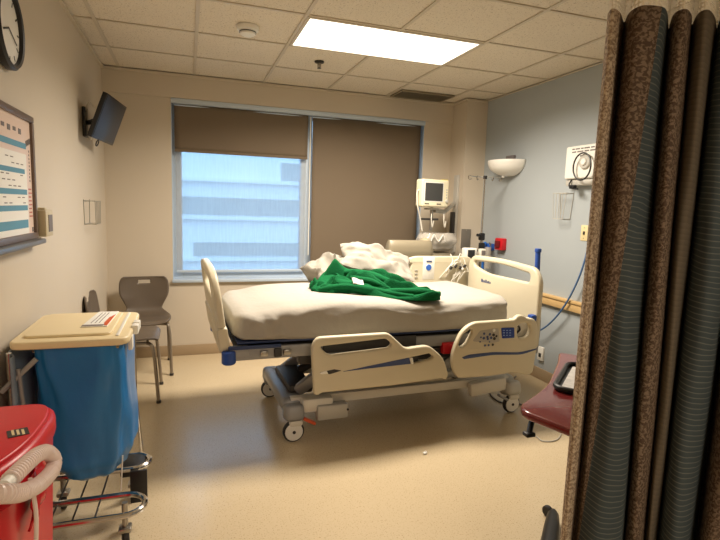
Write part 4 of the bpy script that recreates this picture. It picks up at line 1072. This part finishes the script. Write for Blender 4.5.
# ------------------------------------------------------------------ privacy curtain
def curtain_mat():
    m = bpy.data.materials.new('curtain_fabric'); m.use_nodes = True; nt = m.node_tree; p = nt.nodes['Principled BSDF']
    p.inputs['Roughness'].default_value = .85; p.inputs['Specular IOR Level'].default_value = .2
    uv = nt.nodes.new('ShaderNodeUVMap'); sp_ = nt.nodes.new('ShaderNodeSeparateXYZ'); nt.links.new(uv.outputs[0], sp_.inputs[0])
    at = nt.nodes.new('ShaderNodeAttribute'); at.attribute_name = 'band'
    # floral motif
    vo = nt.nodes.new('ShaderNodeTexNoise'); vo.inputs['Scale'].default_value = 105; vo.inputs['Detail'].default_value = 4; vo.inputs['Distortion'].default_value = .7
    nt.links.new(uv.outputs[0], vo.inputs['Vector'])
    r1 = nt.nodes.new('ShaderNodeValToRGB'); r1.color_ramp.elements[0].position = .46; r1.color_ramp.elements[1].position = .56
    r1.color_ramp.elements[0].color = (*lin((78, 62, 50)), 1); r1.color_ramp.elements[1].color = (*lin((118, 101, 84)), 1)
    nt.links.new(vo.outputs['Fac'], r1.inputs['Fac'])
    # teal with thin cross stripes
    wv = nt.nodes.new('ShaderNodeMath'); wv.operation = 'MULTIPLY'; wv.inputs[1].default_value = 1/.017
    ad = nt.nodes.new('ShaderNodeMath'); ad.operation = 'MULTIPLY_ADD'; ad.inputs[1].default_value = .10
    nt.links.new(sp_.outputs['X'], ad.inputs[0]); nt.links.new(sp_.outputs['Y'], ad.inputs[2]); nt.links.new(ad.outputs[0], wv.inputs[0])
    n3 = nt.nodes.new('ShaderNodeTexNoise'); n3.inputs['Scale'].default_value = 9; nt.links.new(uv.outputs[0], n3.inputs['Vector'])
    a2 = nt.nodes.new('ShaderNodeMath'); a2.operation = 'MULTIPLY_ADD'; a2.inputs[1].default_value = .8; nt.links.new(n3.outputs['Fac'], a2.inputs[0]); nt.links.new(wv.outputs[0], a2.inputs[2])
    fr2 = nt.nodes.new('ShaderNodeMath'); fr2.operation = 'FRACT'; nt.links.new(a2.outputs[0], fr2.inputs[0])
    r2 = nt.nodes.new('ShaderNodeValToRGB'); e = r2.color_ramp.elements; e[0].position = .0; e[0].color = (*lin((60, 68, 70)), 1); e[1].position = .72; e[1].color = (*lin((64, 72, 74)), 1)
    e2 = r2.color_ramp.elements.new(.82); e2.color = (*lin((104, 106, 98)), 1); e3 = r2.color_ramp.elements.new(.95); e3.color = (*lin((68, 76, 78)), 1)
    nt.links.new(fr2.outputs[0], r2.inputs['Fac'])
    # taupe with faint ribs
    r3 = nt.nodes.new('ShaderNodeValToRGB'); r3.color_ramp.elements[0].color = (*lin((88, 79, 66)), 1); r3.color_ramp.elements[1].color = (*lin((98, 88, 74)), 1)
    nt.links.new(fr2.outputs[0], r3.inputs['Fac'])
    # light selvedge
    r4 = nt.nodes.new('ShaderNodeValToRGB'); r4.color_ramp.elements[0].position = .42; r4.color_ramp.elements[1].position = .6
    r4.color_ramp.elements[0].color = (*lin((128, 108, 88)), 1); r4.color_ramp.elements[1].color = (*lin((186, 168, 144)), 1)
    nt.links.new(vo.outputs['Fac'], r4.inputs['Fac'])
    # chain of mixes by the woven band index (0 selvedge, 1 floral, 2 teal, 3 taupe)
    prev = r4.outputs['Color']
    for k, rr in ((.5, r1), (1.5, r2), (2.5, r3)):
        g = nt.nodes.new('ShaderNodeMath'); g.operation = 'GREATER_THAN'; g.inputs[1].default_value = k; nt.links.new(at.outputs['Fac'], g.inputs[0])
        x = nt.nodes.new('ShaderNodeMix'); x.data_type = 'RGBA'; nt.links.new(g.outputs[0], x.inputs['Factor']); nt.links.new(prev, x.inputs['A']); nt.links.new(rr.outputs['Color'], x.inputs['B']); prev = x.outputs['Result']
    nt.links.new(prev, p.inputs['Base Color']); return m
def net_mat():
    m = bpy.data.materials.new('curtain_net'); m.use_nodes = True; nt = m.node_tree; p = nt.nodes['Principled BSDF']
    p.inputs['Base Color'].default_value = (*lin((226, 216, 196)), 1); p.inputs['Roughness'].default_value = .8
    uv = nt.nodes.new('ShaderNodeUVMap'); vo = nt.nodes.new('ShaderNodeTexVoronoi'); vo.feature = 'DISTANCE_TO_EDGE'; vo.inputs['Scale'].default_value = 85; vo.inputs['Randomness'].default_value = .25
    nt.links.new(uv.outputs[0], vo.inputs['Vector'])
    g = nt.nodes.new('ShaderNodeMath'); g.operation = 'LESS_THAN'; g.inputs[1].default_value = .17; nt.links.new(vo.outputs['Distance'], g.inputs[0])
    nt.links.new(g.outputs[0], p.inputs['Alpha']); return m
CT = [  # top px, top r, bottom px, bottom r, woven band of the stretch that follows
 (607, 1.72, 561, 1.70, 0), (611, 1.69, 566, 1.67, 0), (619, 1.72, 571, 1.69, 1), (624, 1.80, 573, 1.74, 1), (629, 1.72, 574, 1.74, 1), (642, 1.66, 576, 1.72, 1), (660, 1.68, 578, 1.70, 2),
 (666, 1.74, 598, 1.63, 2), (668, 1.82, 620, 1.68, 2), (669, 1.88, 625, 1.80, 1), (673, 1.74, 628, 1.73, 1), (683, 1.70, 636, 1.71, 1), (690, 1.76, 644, 1.75, 1), (692, 1.84, 646, 1.79, 3),
 (697, 1.75, 650, 1.74, 3), (707, 1.72, 655, 1.75, 3), (714, 1.78, 657, 1.80, 3), (717, 1.90, 658, 1.86, 2), (722, 1.78, 662, 1.75, 2), (742, 1.73, 676, 1.71, 2), (758, 1.80, 690, 1.77, 2),
 (762, 1.95, 697, 1.97, 1), (770, 1.80, 702, 1.78, 1), (795, 1.75, 716, 1.72, 1), (815, 1.85, 735, 1.78, 1), (835, 1.93, 755, 1.90, 2), (860, 1.82, 775, 1.82, 2), (885, 1.92, 795, 1.92, 3), (910, 1.85, 815, 1.85, 3)]
NS = 8
tops = sm([(*polar(a, 25, r+max(0, (a-605)/115*.10)), 0) for a, r, _, _, _ in CT], NS); bots = sm([(*polar(c, 530, r+max(0, (c-565)/150*.10)), 0) for _, _, c, r, _ in CT], NS)
Lt = [0]
for a, c in zip(tops, tops[1:]): Lt.append(Lt[-1]+(c-a).length)
Lb = [0]
for a, c in zip(bots, bots[1:]): Lb.append(Lb[-1]+(c-a).length)
N = len(tops)
def curtain_part(name, m, parent, z0, z1, nz, solid):
    me = bpy.data.meshes.new(name); V = []; F = []; UV = []; BD = []
    for j in range(nz):
        z = z0+(z1-z0)*j/(nz-1); t = min(1, max(0, (z-.28)/(2.02-.28)))
        for i in range(N):
            q = bots[i].lerp(tops[i], t); w = .004*sin(z*7+i*.3)
            V.append((q.x+w, q.y+w, z)); UV.append(((Lt[i]+Lb[i])/2, z))
    for j in range(nz-1):
        for i in range(N-1): F.append((j*N+i, j*N+i+1, (j+1)*N+i+1, (j+1)*N+i)); BD.append(CT[min(i//NS, len(CT)-1)][4])
    me.from_pydata(V, [], F); me.materials.append(m)
    uvl = me.uv_layers.new(name='UVMap')
    for lp in me.loops: uvl.data[lp.index].uv = UV[lp.vertex_index]
    at = me.attributes.new('band', 'FLOAT', 'FACE')
    for k, v_ in enumerate(BD): at.data[k].value = v_
    me.shade_smooth()
    o = bpy.data.objects.new(name, me); COL.objects.link(o); o.parent = parent; o.matrix_parent_inverse = WM[parent.name].inverted()
    if solid:
        s = o.modifiers.new('thickness', 'SOLIDIFY'); s.thickness = solid; s.offset = 0
    return o
CU_ = thing('privacy_curtain', 'bunched privacy curtain with brown floral and dark teal striped bands', 'curtain', (2.0, -3.75, .28))
curtain_part('fabric', curtain_mat(), CU_, .28, 2.02, 60, .002)
curtain_part('net_top', net_mat(), CU_, 2.015, H-.045, 14, 0)
tk = [(tops[0].x-.15, tops[0].y+.12), (tops[0].x, tops[0].y), (tops[N//2].x, tops[N//2].y), (tops[-1].x, tops[-1].y), (2.7, -4.15), (W, -4.15)]
TK = thing('curtain_track', 'white ceiling track that carries the privacy curtain', 'track', (2.2, -3.8, H-.03))
pts = sm([(x, y, H-.022) for x, y in tk], 8)
MB().tube(pts, .016, 8).build('rail', M_white, TK)
for k in range(0, N, 12):
    MB().cyl((tops[k].x, tops[k].y, H-.055), (tops[k].x, tops[k].y, H-.03), .004, 6).build('carrier_hook', M_white, CU_)
